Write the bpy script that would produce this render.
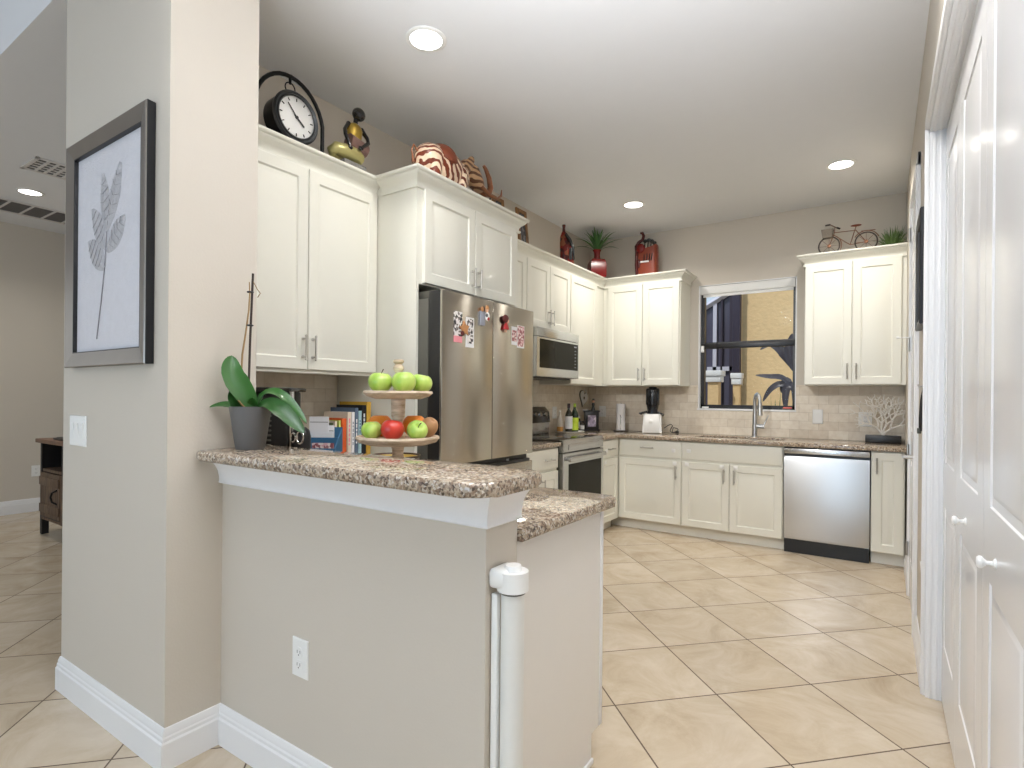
import bpy, bmesh, math, random
from mathutils import Vector, Matrix

# ------------------------------------------------------------------ clear
for o in list(bpy.data.objects):
    bpy.data.objects.remove(o)
S = bpy.context.scene
COL = S.collection
R = math.radians
PI = math.pi

# ------------------------------------------------------------------ camera
cam = bpy.data.cameras.new('camera')
cam.sensor_width = 36.0
cam.lens = 552.855 / 1024 * 36.0
cam.shift_x = (512 - 514.09) / 1024
cam.shift_y = (396.8 - 384) / 1024
cam.clip_start = 0.02
camo = bpy.data.objects.new('camera', cam)
COL.objects.link(camo)
_a, _r = R(33.59), R(0.5216)
_f = Vector((-math.sin(_a), math.cos(_a), 0))
_rt = Vector((math.cos(_a), math.sin(_a), 0))
_u = Vector((0, 0, 1))
_R = math.cos(_r) * _rt + math.sin(_r) * _u
_U = -math.sin(_r) * _rt + math.cos(_r) * _u
_m = Matrix((_R, _U, -_f)).transposed().to_4x4()
_m.translation = Vector((0, 0, 1.268))
camo.matrix_world = _m
S.camera = camo

# ------------------------------------------------------------------ world, sun, area lights, exposure
w = bpy.data.worlds.new('world')
S.world = w
w.use_nodes = True
bg = w.node_tree.nodes['Background']
bg.inputs[0].default_value = (0.72, 0.85, 1.0, 1)
bg.inputs[1].default_value = 0.75


def lamp(name, kind, loc, energy, color=(1, 1, 1), rot=(0, 0, 0), **kw):
    l = bpy.data.lights.new(name, kind)
    l.energy = energy
    l.color = color
    for k, v in kw.items():
        setattr(l, k, v)
    o = bpy.data.objects.new(name, l)
    o.location = loc
    o.rotation_euler = rot
    COL.objects.link(o)
    return o


lamp('sun', 'SUN', (0, -8, 12), 2.0, (1.0, 0.95, 0.86), (R(38), 0, R(-25)), angle=R(1.5))
# daylight through the great room's glass doors behind the camera
lamp('great_room_daylight', 'AREA', (-1.3, -4.2, 1.0), 60, (0.58, 0.79, 1.0), (R(112), 0, 0), shape='RECTANGLE', size=3.2, size_y=1.5)
# unseen uplight added behind the camera; bounces fill off the ceiling
lamp('added_fill_uplight', 'AREA', (-0.40, -0.15, 1.60), 60, (0.93, 0.96, 1.0), (R(150), 0, R(2)), shape='DISK', size=0.35, spread=R(90))
lamp('great_room_side_daylight', 'AREA', (-7.4, -2.2, 1.5), 18, (0.84, 0.92, 1.0), (R(90), 0, R(-90)), shape='RECTANGLE', size=3.6, size_y=2.2)
lamp('added_overhead_fill', 'AREA', (-1.2, -2.4, 3.55), 12, (1.0, 0.97, 0.92), (0, 0, 0), shape='DISK', size=1.6)  # unseen overhead source, added as ambient fill

_d = Vector((-1.05, 5.6, 1.0)) - Vector((-1.5, -0.4, 2.9))
lamp('added_fill_spot', 'SPOT', (-1.5, -0.4, 2.9), 250, (1.0, 0.975, 0.94), _d.to_track_quat('-Z', 'Y').to_euler(), spot_size=R(46), spot_blend=1.0, shadow_soft_size=0.2)  # unseen spot added to brighten the sink wall

S.view_settings.view_transform = 'Standard'
S.view_settings.look = 'None'
S.view_settings.gamma = 1.0
S.view_settings.use_curve_mapping = False
S.view_settings.exposure = 0.17
cy = S.cycles
cy.max_bounces = 8
cy.diffuse_bounces = 5
cy.glossy_bounces = 4
cy.caustics_reflective = False
cy.caustics_refractive = False
cy.use_denoising = True


# ------------------------------------------------------------------ materials
def srgb(r, g, b):
    def c(v):
        v /= 255.0
        return v / 12.92 if v <= 0.04045 else ((v + 0.055) / 1.055) ** 2.4
    return (c(r), c(g), c(b), 1)


def new_mat(name):
    m = bpy.data.materials.new(name)
    m.use_nodes = True
    nt = m.node_tree
    return m, nt, nt.nodes['Principled BSDF']


def node(nt, t, **kw):
    n = nt.nodes.new(t)
    for k, v in kw.items():
        setattr(n, k, v)
    return n


def mat(name, col, rough=0.5, metal=0.0, var=0.06, scale=12, bump=0.0, bscale=60, coat=0.0, spec=None, stretch=None):
    """plain procedural material: colour with slight noise variation, optional bump"""
    m, nt, b = new_mat(name)
    tc = node(nt, 'ShaderNodeTexCoord')
    nz = node(nt, 'ShaderNodeTexNoise')
    nz.inputs['Scale'].default_value = scale
    nz.inputs['Detail'].default_value = 4
    src = tc.outputs['Object']
    if stretch:
        mp = node(nt, 'ShaderNodeMapping')
        mp.inputs['Scale'].default_value = stretch
        nt.links.new(src, mp.inputs['Vector'])
        src = mp.outputs['Vector']
    nt.links.new(src, nz.inputs['Vector'])
    mx = node(nt, 'ShaderNodeMixRGB')
    mx.inputs[1].default_value = tuple(max(0, c * (1 - var)) for c in col[:3]) + (1,)
    mx.inputs[2].default_value = tuple(min(1, c * (1 + var)) for c in col[:3]) + (1,)
    nt.links.new(nz.outputs['Fac'], mx.inputs[0])
    nt.links.new(mx.outputs[0], b.inputs['Base Color'])
    b.inputs['Roughness'].default_value = rough
    b.inputs['Metallic'].default_value = metal
    if coat:
        b.inputs['Coat Weight'].default_value = coat
        b.inputs['Coat Roughness'].default_value = 0.08
    if spec is not None:
        b.inputs['Specular IOR Level'].default_value = spec
    if bump:
        n2 = node(nt, 'ShaderNodeTexNoise')
        n2.inputs['Scale'].default_value = bscale
        n2.inputs['Detail'].default_value = 3
        nt.links.new(src, n2.inputs['Vector'])
        bp = node(nt, 'ShaderNodeBump')
        bp.inputs['Strength'].default_value = bump
        bp.inputs['Distance'].default_value = 0.01
        nt.links.new(n2.outputs['Fac'], bp.inputs['Height'])
        nt.links.new(bp.outputs['Normal'], b.inputs['Normal'])
    return m


def emit_mat(name, col, strength):
    m, nt, b = new_mat(name)
    b.inputs['Base Color'].default_value = (0.9, 0.9, 0.9, 1)
    b.inputs['Emission Color'].default_value = col
    b.inputs['Emission Strength'].default_value = strength
    return m


def ramp(nt, stops, interp='LINEAR'):
    r = node(nt, 'ShaderNodeValToRGB')
    cr = r.color_ramp
    cr.interpolation = interp
    while len(cr.elements) < len(stops):
        cr.elements.new(0.5)
    for e, (p, c) in zip(cr.elements, stops):
        e.position = p
        e.color = c
    return r


def math_n(nt, op, a, b=None, c=None):
    n = node(nt, 'ShaderNodeMath', operation=op)
    for i, v in enumerate((a, b, c)):
        if v is None:
            continue
        if isinstance(v, (int, float)):
            n.inputs[i].default_value = v
        else:
            nt.links.new(v, n.inputs[i])
    return n.outputs[0]


def granite():
    m, nt, b = new_mat('granite')
    tc = node(nt, 'ShaderNodeTexCoord')
    P = tc.outputs['Object']
    # soft large blotches
    n1 = node(nt, 'ShaderNodeTexNoise')
    n1.inputs['Scale'].default_value = 38
    n1.inputs['Detail'].default_value = 6
    n1.inputs['Roughness'].default_value = 0.72
    nt.links.new(P, n1.inputs['Vector'])
    r1 = ramp(nt, [(0.30, srgb(88, 72, 62)), (0.43, srgb(132, 112, 96)), (0.55, srgb(174, 157, 138)), (0.72, srgb(204, 193, 178))])
    nt.links.new(n1.outputs['Fac'], r1.inputs[0])
    # crystals
    v = node(nt, 'ShaderNodeTexVoronoi')
    v.inputs['Scale'].default_value = 160
    nt.links.new(P, v.inputs['Vector'])
    sep = node(nt, 'ShaderNodeSeparateColor')
    nt.links.new(v.outputs['Color'], sep.inputs[0])
    r2 = ramp(nt, [(0.0, (0.012, 0.011, 0.010, 1)), (0.15, srgb(78, 60, 50)), (0.24, srgb(146, 122, 102)), (0.5, srgb(192, 176, 154)), (0.85, srgb(224, 218, 206))], 'CONSTANT')
    nt.links.new(sep.outputs[0], r2.inputs[0])
    mx = node(nt, 'ShaderNodeMixRGB')
    mx.inputs[0].default_value = 0.55
    nt.links.new(r1.outputs[0], mx.inputs[1])
    nt.links.new(r2.outputs[0], mx.inputs[2])
    # dark veins/specks
    n3 = node(nt, 'ShaderNodeTexNoise')
    n3.inputs['Scale'].default_value = 60
    n3.inputs['Detail'].default_value = 5
    n3.inputs['Roughness'].default_value = 0.8
    nt.links.new(P, n3.inputs['Vector'])
    r3 = ramp(nt, [(0.56, (0, 0, 0, 1)), (0.66, (1, 1, 1, 1))])
    nt.links.new(n3.outputs['Fac'], r3.inputs[0])
    mx2 = node(nt, 'ShaderNodeMixRGB')
    mx2.inputs[2].default_value = srgb(52, 36, 30)
    nt.links.new(r3.outputs[0], mx2.inputs[0])
    nt.links.new(mx.outputs[0], mx2.inputs[1])
    nt.links.new(mx2.outputs[0], b.inputs['Base Color'])
    b.inputs['Roughness'].default_value = 0.07
    b.inputs['Coat Weight'].default_value = 0.25
    b.inputs['Coat Roughness'].default_value = 0.05
    return m


def floor_tile():
    m, nt, b = new_mat('floor_tile')
    g = node(nt, 'ShaderNodeNewGeometry')
    sp = node(nt, 'ShaderNodeSeparateXYZ')
    nt.links.new(g.outputs['Position'], sp.inputs[0])
    h = 0.3265
    x = math_n(nt, 'DIVIDE', math_n(nt, 'SUBTRACT', sp.outputs[0], -0.252), 2 * h)
    y = math_n(nt, 'DIVIDE', math_n(nt, 'SUBTRACT', sp.outputs[1], 2.135), 2 * h)
    u = math_n(nt, 'ADD', x, y)
    v = math_n(nt, 'SUBTRACT', y, x)
    fu, fv = math_n(nt, 'FRACT', u), math_n(nt, 'FRACT', v)
    du = math_n(nt, 'MINIMUM', fu, math_n(nt, 'SUBTRACT', 1.0, fu))
    dv = math_n(nt, 'MINIMUM', fv, math_n(nt, 'SUBTRACT', 1.0, fv))
    d = math_n(nt, 'MINIMUM', du, dv)
    grout = math_n(nt, 'LESS_THAN', d, 0.0066)
    cb = node(nt, 'ShaderNodeCombineXYZ')
    nt.links.new(math_n(nt, 'FLOOR', u), cb.inputs[0])
    nt.links.new(math_n(nt, 'FLOOR', v), cb.inputs[1])
    wn = node(nt, 'ShaderNodeTexWhiteNoise')
    nt.links.new(cb.outputs[0], wn.inputs['Vector'])
    va = node(nt, 'ShaderNodeVectorMath', operation='MULTIPLY_ADD')
    nt.links.new(wn.outputs['Color'], va.inputs[0])
    va.inputs[1].default_value = (20, 20, 20)
    nt.links.new(g.outputs['Position'], va.inputs[2])
    n1 = node(nt, 'ShaderNodeTexNoise')
    n1.inputs['Scale'].default_value = 3.4
    n1.inputs['Detail'].default_value = 8
    n1.inputs['Roughness'].default_value = 0.66
    n1.inputs['Distortion'].default_value = 0.8
    nt.links.new(va.outputs[0], n1.inputs['Vector'])
    r1 = ramp(nt, [(0.22, srgb(180, 159, 133)), (0.45, srgb(202, 185, 161)), (0.68, srgb(217, 203, 183))])
    nt.links.new(n1.outputs['Fac'], r1.inputs[0])
    hs = node(nt, 'ShaderNodeHueSaturation')
    nt.links.new(math_n(nt, 'MULTIPLY_ADD', wn.outputs['Value'], 0.08, 0.96), hs.inputs['Value'])
    nt.links.new(r1.outputs[0], hs.inputs['Color'])
    mx = node(nt, 'ShaderNodeMixRGB')
    nt.links.new(grout, mx.inputs[0])
    nt.links.new(hs.outputs[0], mx.inputs[1])
    mx.inputs[2].default_value = srgb(98, 80, 64)
    nt.links.new(mx.outputs[0], b.inputs['Base Color'])
    nt.links.new(math_n(nt, 'MULTIPLY_ADD', grout, 0.5, 0.24), b.inputs['Roughness'])
    bp = node(nt, 'ShaderNodeBump')
    bp.inputs['Strength'].default_value = 0.4
    bp.inputs['Distance'].default_value = 0.002
    nt.links.new(math_n(nt, 'SUBTRACT', 1.0, grout), bp.inputs['Height'])
    nt.links.new(bp.outputs['Normal'], b.inputs['Normal'])
    return m


def backsplash_mat(axis):
    m, nt, b = new_mat('travertine_tile_' + axis)
    g = node(nt, 'ShaderNodeNewGeometry')
    sp = node(nt, 'ShaderNodeSeparateXYZ')
    nt.links.new(g.outputs['Position'], sp.inputs[0])
    cb = node(nt, 'ShaderNodeCombineXYZ')
    nt.links.new(sp.outputs[0 if axis == 'x' else 1], cb.inputs[0])
    nt.links.new(math_n(nt, 'SUBTRACT', sp.outputs[2], 0.913), cb.inputs[1])
    br = node(nt, 'ShaderNodeTexBrick')
    br.offset = 0.5
    br.inputs['Scale'].default_value = 1.0
    br.inputs['Brick Width'].default_value = 0.157
    br.inputs['Row Height'].default_value = 0.0785
    br.inputs['Mortar Size'].default_value = 0.0016
    br.inputs['Mortar Smooth'].default_value = 0.1
    br.inputs['Color1'].default_value = srgb(236, 227, 212)
    br.inputs['Color2'].default_value = srgb(218, 206, 188)
    br.inputs['Mortar'].default_value = srgb(202, 190, 172)
    nt.links.new(cb.outputs[0], br.inputs['Vector'])
    n1 = node(nt, 'ShaderNodeTexNoise')
    n1.inputs['Scale'].default_value = 22
    n1.inputs['Detail'].default_value = 6
    nt.links.new(g.outputs['Position'], n1.inputs['Vector'])
    r1 = ramp(nt, [(0.3, (0.86, 0.82, 0.77, 1)), (0.6, (1, 1, 1, 1))])
    nt.links.new(n1.outputs['Fac'], r1.inputs[0])
    mx = node(nt, 'ShaderNodeMixRGB', blend_type='MULTIPLY')
    mx.inputs[0].default_value = 0.7
    nt.links.new(br.outputs['Color'], mx.inputs[1])
    nt.links.new(r1.outputs[0], mx.inputs[2])
    nt.links.new(mx.outputs[0], b.inputs['Base Color'])
    b.inputs['Roughness'].default_value = 0.42
    bp = node(nt, 'ShaderNodeBump')
    bp.inputs['Strength'].default_value = 0.3
    bp.inputs['Distance'].default_value = 0.002
    nt.links.new(math_n(nt, 'SUBTRACT', 1.0, br.outputs['Fac']), bp.inputs['Height'])
    nt.links.new(bp.outputs['Normal'], b.inputs['Normal'])
    return m


def steel(name, col=(0.62, 0.60, 0.57, 1), rough=0.26, stretch=(2, 2, 260)):
    m, nt, b = new_mat(name)
    tc = node(nt, 'ShaderNodeTexCoord')
    mp = node(nt, 'ShaderNodeMapping')
    mp.inputs['Scale'].default_value = stretch
    nt.links.new(tc.outputs['Object'], mp.inputs['Vector'])
    nz = node(nt, 'ShaderNodeTexNoise')
    nz.inputs['Scale'].default_value = 3
    nz.inputs['Detail'].default_value = 4
    nt.links.new(mp.outputs[0], nz.inputs['Vector'])
    b.inputs['Base Color'].default_value = col
    b.inputs['Metallic'].default_value = 1.0
    b.inputs['Anisotropic'].default_value = 0.7
    b.inputs['Anisotropic Rotation'].default_value = 0.25
    tg = node(nt, 'ShaderNodeTangent', direction_type='RADIAL', axis='Z')
    nt.links.new(tg.outputs[0], b.inputs['Tangent'])
    nt.links.new(math_n(nt, 'MULTIPLY_ADD', nz.outputs['Fac'], 0.10, rough - 0.05), b.inputs['Roughness'])
    bp = node(nt, 'ShaderNodeBump')
    bp.inputs['Strength'].default_value = 0.02
    bp.inputs['Distance'].default_value = 0.002
    nt.links.new(nz.outputs['Fac'], bp.inputs['Height'])
    nt.links.new(bp.outputs['Normal'], b.inputs['Normal'])
    return m


def wood(name, c1, c2, scale=(3, 3, 30), rough=0.55):
    m, nt, b = new_mat(name)
    tc = node(nt, 'ShaderNodeTexCoord')
    mp = node(nt, 'ShaderNodeMapping')
    mp.inputs['Scale'].default_value = scale
    nt.links.new(tc.outputs['Object'], mp.inputs['Vector'])
    nz = node(nt, 'ShaderNodeTexNoise')
    nz.inputs['Scale'].default_value = 2.2
    nz.inputs['Detail'].default_value = 7
    nz.inputs['Distortion'].default_value = 0.6
    nt.links.new(mp.outputs[0], nz.inputs['Vector'])
    r = ramp(nt, [(0.3, c1), (0.7, c2)])
    nt.links.new(nz.outputs['Fac'], r.inputs[0])
    nt.links.new(r.outputs[0], b.inputs['Base Color'])
    b.inputs['Roughness'].default_value = rough
    return m


def stripes(name, c1, c2, scale=26, dist=5, rough=0.4, direction='X'):
    m, nt, b = new_mat(name)
    tc = node(nt, 'ShaderNodeTexCoord')
    wv = node(nt, 'ShaderNodeTexWave', wave_type='BANDS', bands_direction=direction)
    wv.inputs['Scale'].default_value = scale
    wv.inputs['Distortion'].default_value = dist
    wv.inputs['Detail'].default_value = 1.5
    wv.inputs['Detail Scale'].default_value = 1.3
    nt.links.new(tc.outputs['Object'], wv.inputs['Vector'])
    r = ramp(nt, [(0.44, c1), (0.54, c2)])
    nt.links.new(wv.outputs['Fac'], r.inputs[0])
    nt.links.new(r.outputs[0], b.inputs['Base Color'])
    b.inputs['Roughness'].default_value = rough
    return m


def patchy(name, cols, scale=14, rough=0.4):
    m, nt, b = new_mat(name)
    tc = node(nt, 'ShaderNodeTexCoord')
    v = node(nt, 'ShaderNodeTexVoronoi')
    v.inputs['Scale'].default_value = scale
    nt.links.new(tc.outputs['Object'], v.inputs['Vector'])
    sep = node(nt, 'ShaderNodeSeparateColor')
    nt.links.new(v.outputs['Color'], sep.inputs[0])
    r = ramp(nt, [(i / len(cols), c) for i, c in enumerate(cols)], 'CONSTANT')
    nt.links.new(sep.outputs[0], r.inputs[0])
    nt.links.new(r.outputs[0], b.inputs['Base Color'])
    b.inputs['Roughness'].default_value = rough
    return m


def apple_mat(name, c1, c2, scale=9):
    m, nt, b = new_mat(name)
    tc = node(nt, 'ShaderNodeTexCoord')
    mp = node(nt, 'ShaderNodeMapping')
    mp.inputs['Scale'].default_value = (3, 3, 0.8)
    nt.links.new(tc.outputs['Object'], mp.inputs['Vector'])
    nz = node(nt, 'ShaderNodeTexNoise')
    nz.inputs['Scale'].default_value = scale
    nz.inputs['Detail'].default_value = 5
    nt.links.new(mp.outputs[0], nz.inputs['Vector'])
    r = ramp(nt, [(0.40, c1), (0.68, c2)])
    nt.links.new(nz.outputs['Fac'], r.inputs[0])
    nt.links.new(r.outputs[0], b.inputs['Base Color'])
    b.inputs['Roughness'].default_value = 0.28
    b.inputs['Coat Weight'].default_value = 0.3
    return m


def glass_pane(name, tint=(0.97, 0.99, 1.0, 1)):
    m, nt, b = new_mat(name)
    out = nt.nodes['Material Output']
    tr = node(nt, 'ShaderNodeBsdfTransparent')
    tr.inputs[0].default_value = tint
    gl = node(nt, 'ShaderNodeBsdfGlossy')
    gl.inputs['Roughness'].default_value = 0.02
    fr = node(nt, 'ShaderNodeFresnel')
    fr.inputs[0].default_value = 1.35
    mx = node(nt, 'ShaderNodeMixShader')
    mx.inputs[0].default_value = 0.0003
    nt.links.new(tr.outputs[0], mx.inputs[1])
    nt.links.new(gl.outputs[0], mx.inputs[2])
    nt.links.new(mx.outputs[0], out.inputs['Surface'])
    return m


M = {}
M['wall'] = mat('wall_paint', srgb(205, 197, 185), 0.7, var=0.015, scale=3, bump=0.05, bscale=140)
M['ceil'] = mat('ceiling_paint', srgb(226, 227, 230), 0.8, var=0.01, bump=0.05, bscale=120)
M['trim'] = mat('white_trim_paint', srgb(236, 236, 237), 0.35, var=0.01)
M['doorw'] = mat('white_door_paint', srgb(232, 232, 234), 0.22, var=0.01)
M['cab'] = mat('cream_cabinet_paint', srgb(228, 227, 217), 0.38, var=0.012, scale=4)
M['endp'] = mat('pale_end_panel', srgb(230, 226, 220), 0.4, var=0.01)
M['granite'] = granite()
M['floor'] = floor_tile()
M['bsx'] = backsplash_mat('x')
M['bsy'] = backsplash_mat('y')
M['steel'] = steel('brushed_steel', (0.52, 0.525, 0.53, 1), 0.33)
M['steelh'] = steel('brushed_steel_bright', (0.60, 0.605, 0.61, 1), 0.26, (260, 2, 2))
M['fridge'] = steel('fridge_steel', (0.52, 0.485, 0.43, 1), 0.25, (2, 2, 260))
M['nickel'] = mat('brushed_nickel', (0.55, 0.53, 0.50, 1), 0.3, 1.0, var=0.05)
M['chrome'] = mat('chrome', (0.8, 0.8, 0.8, 1), 0.08, 1.0, var=0.02)
M['black'] = mat('black_plastic', (0.012, 0.012, 0.013, 1), 0.35, var=0.1)
M['blackgloss'] = mat('black_glass', (0.008, 0.008, 0.009, 1), 0.06, var=0.05, coat=0.5)
M['darkgrey'] = mat('dark_grey_metal', srgb(96, 95, 88), 0.4, 0.3, var=0.05)
M['white'] = mat('white_plastic', srgb(238, 238, 236), 0.3, var=0.01)
M['mwglass'] = mat('smoked_oven_glass', srgb(34, 33, 26), 0.12, var=0.05, spec=0.12)
M['potgrey'] = mat('grey_pot', srgb(98, 97, 96), 0.6, var=0.05, bump=0.05, bscale=200)
M['leaf'] = mat('orchid_leaf', srgb(44, 98, 34), 0.3, var=0.3, scale=8, coat=0.2)
M['leafd'] = mat('orchid_leaf_deep', srgb(38, 84, 30), 0.3, var=0.3, scale=8, coat=0.2)
M['stem'] = mat('dry_stem', srgb(150, 120, 78), 0.6, var=0.2)
M['stake'] = mat('dark_stake', srgb(52, 38, 32), 0.6, var=0.2)
M['bark'] = mat('bark_chips', srgb(84, 60, 42), 0.9, var=0.4, scale=50, bump=0.6, bscale=90)
M['whitewood'] = wood('whitewashed_wood', srgb(176, 152, 122), srgb(226, 208, 186), (8, 8, 40), 0.6)
M['apple_g'] = apple_mat('green_apple_skin', srgb(150, 190, 66), srgb(196, 216, 112))
M['apple_r'] = apple_mat('red_apple_skin', srgb(176, 16, 18), srgb(206, 62, 44), 5)
M['orange'] = mat('orange_peel', srgb(246, 146, 44), 0.45, var=0.08, bump=0.3, bscale=220)
M['pear'] = mat('brown_pear_skin', srgb(176, 130, 88), 0.5, var=0.15, scale=40)
M['twig'] = mat('fruit_stalk', srgb(70, 50, 30), 0.7)
M['darkwood'] = wood('dark_wood', srgb(46, 26, 16), srgb(82, 48, 30), (4, 4, 20), 0.4)
M['rustic'] = wood('rustic_brown_wood', srgb(66, 50, 38), srgb(120, 96, 74), (20, 20, 3), 0.6)
M['hutchtop'] = wood('hutch_top_wood', srgb(92, 66, 50), srgb(134, 100, 78), (3, 25, 3), 0.5)
M['blackwood'] = mat('black_stained_wood', srgb(22, 20, 20), 0.5, var=0.2)
M['yellow'] = mat('yellow_glaze', srgb(214, 186, 104), 0.3, var=0.1)
M['stucco'] = mat('yellow_stucco', srgb(228, 196, 148), 0.9, var=0.12, scale=14, bump=0.9, bscale=22)
M['lanai'] = mat('dark_bronze_frame', srgb(66, 60, 74), 0.4, 0.3, var=0.1)
M['lanailt'] = mat('pale_grey_frame', srgb(206, 206, 222), 0.4, 0.1, var=0.05)
M['ground'] = mat('outdoor_gravel', srgb(150, 142, 126), 0.9, var=0.25, scale=30)
M['plantdark'] = mat('purple_green_leaf', srgb(70, 66, 74), 0.35, var=0.3, scale=9)
M['plantgreen'] = mat('green_plant_leaf', srgb(60, 104, 50), 0.45, var=0.35, scale=12)
M['grass'] = mat('faux_grass', srgb(92, 118, 62), 0.55, var=0.45, scale=26)
M['pane'] = glass_pane('window_glass')
M['screen'] = mat('dark_window_glass', srgb(88, 86, 104), 0.12, var=0.2, scale=1.5)
M['shade'] = mat('white_shade_fabric', srgb(232, 232, 230), 0.6, var=0.01)
M['winframe'] = mat('black_window_frame', srgb(22, 21, 24), 0.35, var=0.1)
M['vent'] = mat('white_vent_metal', srgb(214, 210, 208), 0.5, var=0.02)
M['ventdark'] = mat('vent_shadow_gap', srgb(96, 94, 94), 0.8, var=0.05)
M['lampglow'] = emit_mat('lamp_glow', (1, 0.96, 0.90, 1), 9.0)
M['framegrey'] = mat('pewter_frame', srgb(150, 144, 138), 0.28, 0.85, var=0.08)
M['frameblack'] = mat('black_frame_edge', srgb(24, 24, 28), 0.35, var=0.1)
M['canvas'] = mat('pale_textured_canvas', srgb(214, 213, 219), 0.75, var=0.05, scale=30, bump=0.35, bscale=160)
M['leafart'] = mat('silver_leaf_relief', srgb(186, 185, 190), 0.4, 0.1, var=0.25, scale=60, bump=0.5, bscale=120)
M['leafink'] = mat('dark_leaf_outline', srgb(148, 146, 152), 0.5, var=0.2)
M['clockface'] = mat('clock_dial', srgb(216, 216, 214), 0.35, var=0.02)
M['iron'] = mat('black_iron', srgb(26, 25, 26), 0.35, 0.6, var=0.1)
M['gunmetal'] = mat('gunmetal_rim', srgb(72, 74, 76), 0.3, 0.8, var=0.1)
M['gold'] = mat('antique_gold', srgb(178, 148, 66), 0.35, 0.7, var=0.15, scale=20)
M['palegold'] = mat('pale_gold_green', srgb(178, 170, 112), 0.35, 0.35, var=0.12, scale=12)
M['stonegrey'] = mat('carved_grey_stone', srgb(120, 118, 114), 0.7, var=0.35, scale=60, bump=0.6, bscale=80)
M['mauve'] = mat('mauve_lacquer', srgb(122, 92, 84), 0.4, var=0.2, scale=14)
M['figblack'] = mat('black_lacquer', srgb(16, 15, 16), 0.2, var=0.1, coat=0.4)
M['zebra'] = stripes('rust_cream_stripes', srgb(112, 46, 22), srgb(232, 208, 182), 11, 5, 0.35, 'DIAGONAL')
M['rust'] = mat('rust_leather', srgb(128, 62, 38), 0.45, var=0.25, scale=18)
M['tanhide'] = stripes('tan_hide', srgb(96, 58, 36), srgb(196, 158, 120), 9, 4, 0.4, 'Z')
M['horn'] = mat('brown_horn', srgb(142, 88, 56), 0.3, var=0.3, scale=20)
M['redlacq'] = patchy('red_lacquer_patches', [srgb(96, 24, 20), srgb(126, 38, 28), srgb(60, 18, 18), srgb(128, 74, 50)], 22, 0.25)
M['red'] = mat('red_lacquer', srgb(118, 24, 22), 0.25, var=0.2, scale=12)
M['rustred'] = mat('rust_red_leather', srgb(136, 60, 40), 0.4, var=0.25, scale=16)
M['maroon'] = mat('maroon_lacquer', srgb(76, 20, 20), 0.22, var=0.2)
M['copper'] = mat('aged_copper_wire', srgb(122, 82, 58), 0.4, 0.5, var=0.2)
M['wicker'] = mat('grey_wicker', srgb(124, 114, 102), 0.7, var=0.35, scale=160)
M['tyre'] = mat('dark_tyre', srgb(60, 46, 40), 0.6, var=0.1)
M['framewood'] = wood('small_frame_wood', srgb(108, 72, 40), srgb(160, 116, 70), (20, 20, 4), 0.5)
M['photo'] = patchy('dark_photo_print', [srgb(70, 70, 78), srgb(120, 116, 118), srgb(44, 42, 46)], 30, 0.4)
M['photobw'] = patchy('photo_strip_print', [srgb(40, 40, 42), srgb(230, 228, 228), srgb(120, 112, 110), srgb(236, 232, 230)], 70, 0.4)
M['photopink'] = patchy('pink_card_print', [srgb(226, 186, 188), srgb(150, 84, 92), srgb(240, 226, 222), srgb(176, 120, 122)], 80, 0.4)
M['photolilac'] = patchy('lilac_photo_print', [srgb(170, 160, 186), srgb(206, 198, 210), srgb(140, 130, 150)], 40, 0.4)
M['paper'] = mat('white_paper', srgb(236, 236, 238), 0.7, var=0.015)
M['pink'] = mat('pink_paper', srgb(236, 150, 160), 0.6, var=0.05)
M['magorange'] = mat('orange_clay', srgb(186, 132, 84), 0.5, var=0.15, scale=30)
M['magred'] = mat('red_clay', srgb(170, 30, 34), 0.4, var=0.15, scale=30)
M['magdark'] = mat('dark_red_hair', srgb(84, 24, 22), 0.6, var=0.2)
M['skin'] = mat('painted_skin', srgb(226, 178, 150), 0.5, var=0.05)
M['maggrey'] = mat('grey_booklet', srgb(150, 154, 166), 0.5, var=0.1)
M['bookblue'] = mat('blue_board', srgb(58, 110, 148), 0.6, var=0.08)
M['bookslate'] = mat('slate_blue_cloth', srgb(92, 110, 134), 0.6, var=0.08)
M['booksky'] = mat('pale_blue_cloth', srgb(164, 196, 204), 0.6, var=0.06)
M['bookorange'] = mat('orange_cloth', srgb(222, 98, 42), 0.5, var=0.06)
M['booklime'] = mat('lime_cloth', srgb(194, 204, 108), 0.5, var=0.06)
M['bookgreen'] = patchy('green_cookbook_cover', [srgb(66, 96, 52), srgb(112, 128, 84), srgb(60, 58, 48), srgb(156, 136, 108)], 26, 0.45)
M['bookcream'] = mat('cream_cloth', srgb(226, 214, 196), 0.6, var=0.05)
M['bookblack'] = mat('black_cloth', srgb(24, 24, 28), 0.5, var=0.1)
M['bookyellow'] = mat('mustard_board', srgb(206, 164, 62), 0.55, var=0.08)
M['pages'] = mat('page_block', srgb(228, 220, 204), 0.8, var=0.05, scale=90)
M['bottleg'] = mat('green_bottle_glass', srgb(28, 52, 24), 0.08, var=0.2, coat=0.4)
M['bottled'] = mat('dark_bottle_glass', srgb(34, 34, 20), 0.08, var=0.2, coat=0.4)
M['limelabel'] = mat('lime_label', srgb(186, 208, 60), 0.5, var=0.06)
M['limecap'] = mat('lime_cap', srgb(164, 200, 60), 0.4, var=0.05)
M['capdark'] = mat('plum_cap', srgb(52, 34, 44), 0.4, var=0.05)
M['amber'] = mat('amber_liquid', srgb(196, 142, 74), 0.2, var=0.15)
M['clearish'] = mat('frosted_plastic', srgb(214, 206, 196), 0.25, var=0.04)
M['smoke'] = mat('smoked_black_plastic', srgb(26, 26, 30), 0.12, var=0.1, coat=0.4)
M['coral'] = mat('silver_white_coral', srgb(240, 236, 228), 0.4, 0.0, var=0.08, scale=60)
M['gate'] = mat('gate_mesh_roll', srgb(226, 226, 222), 0.5, var=0.02)
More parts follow.
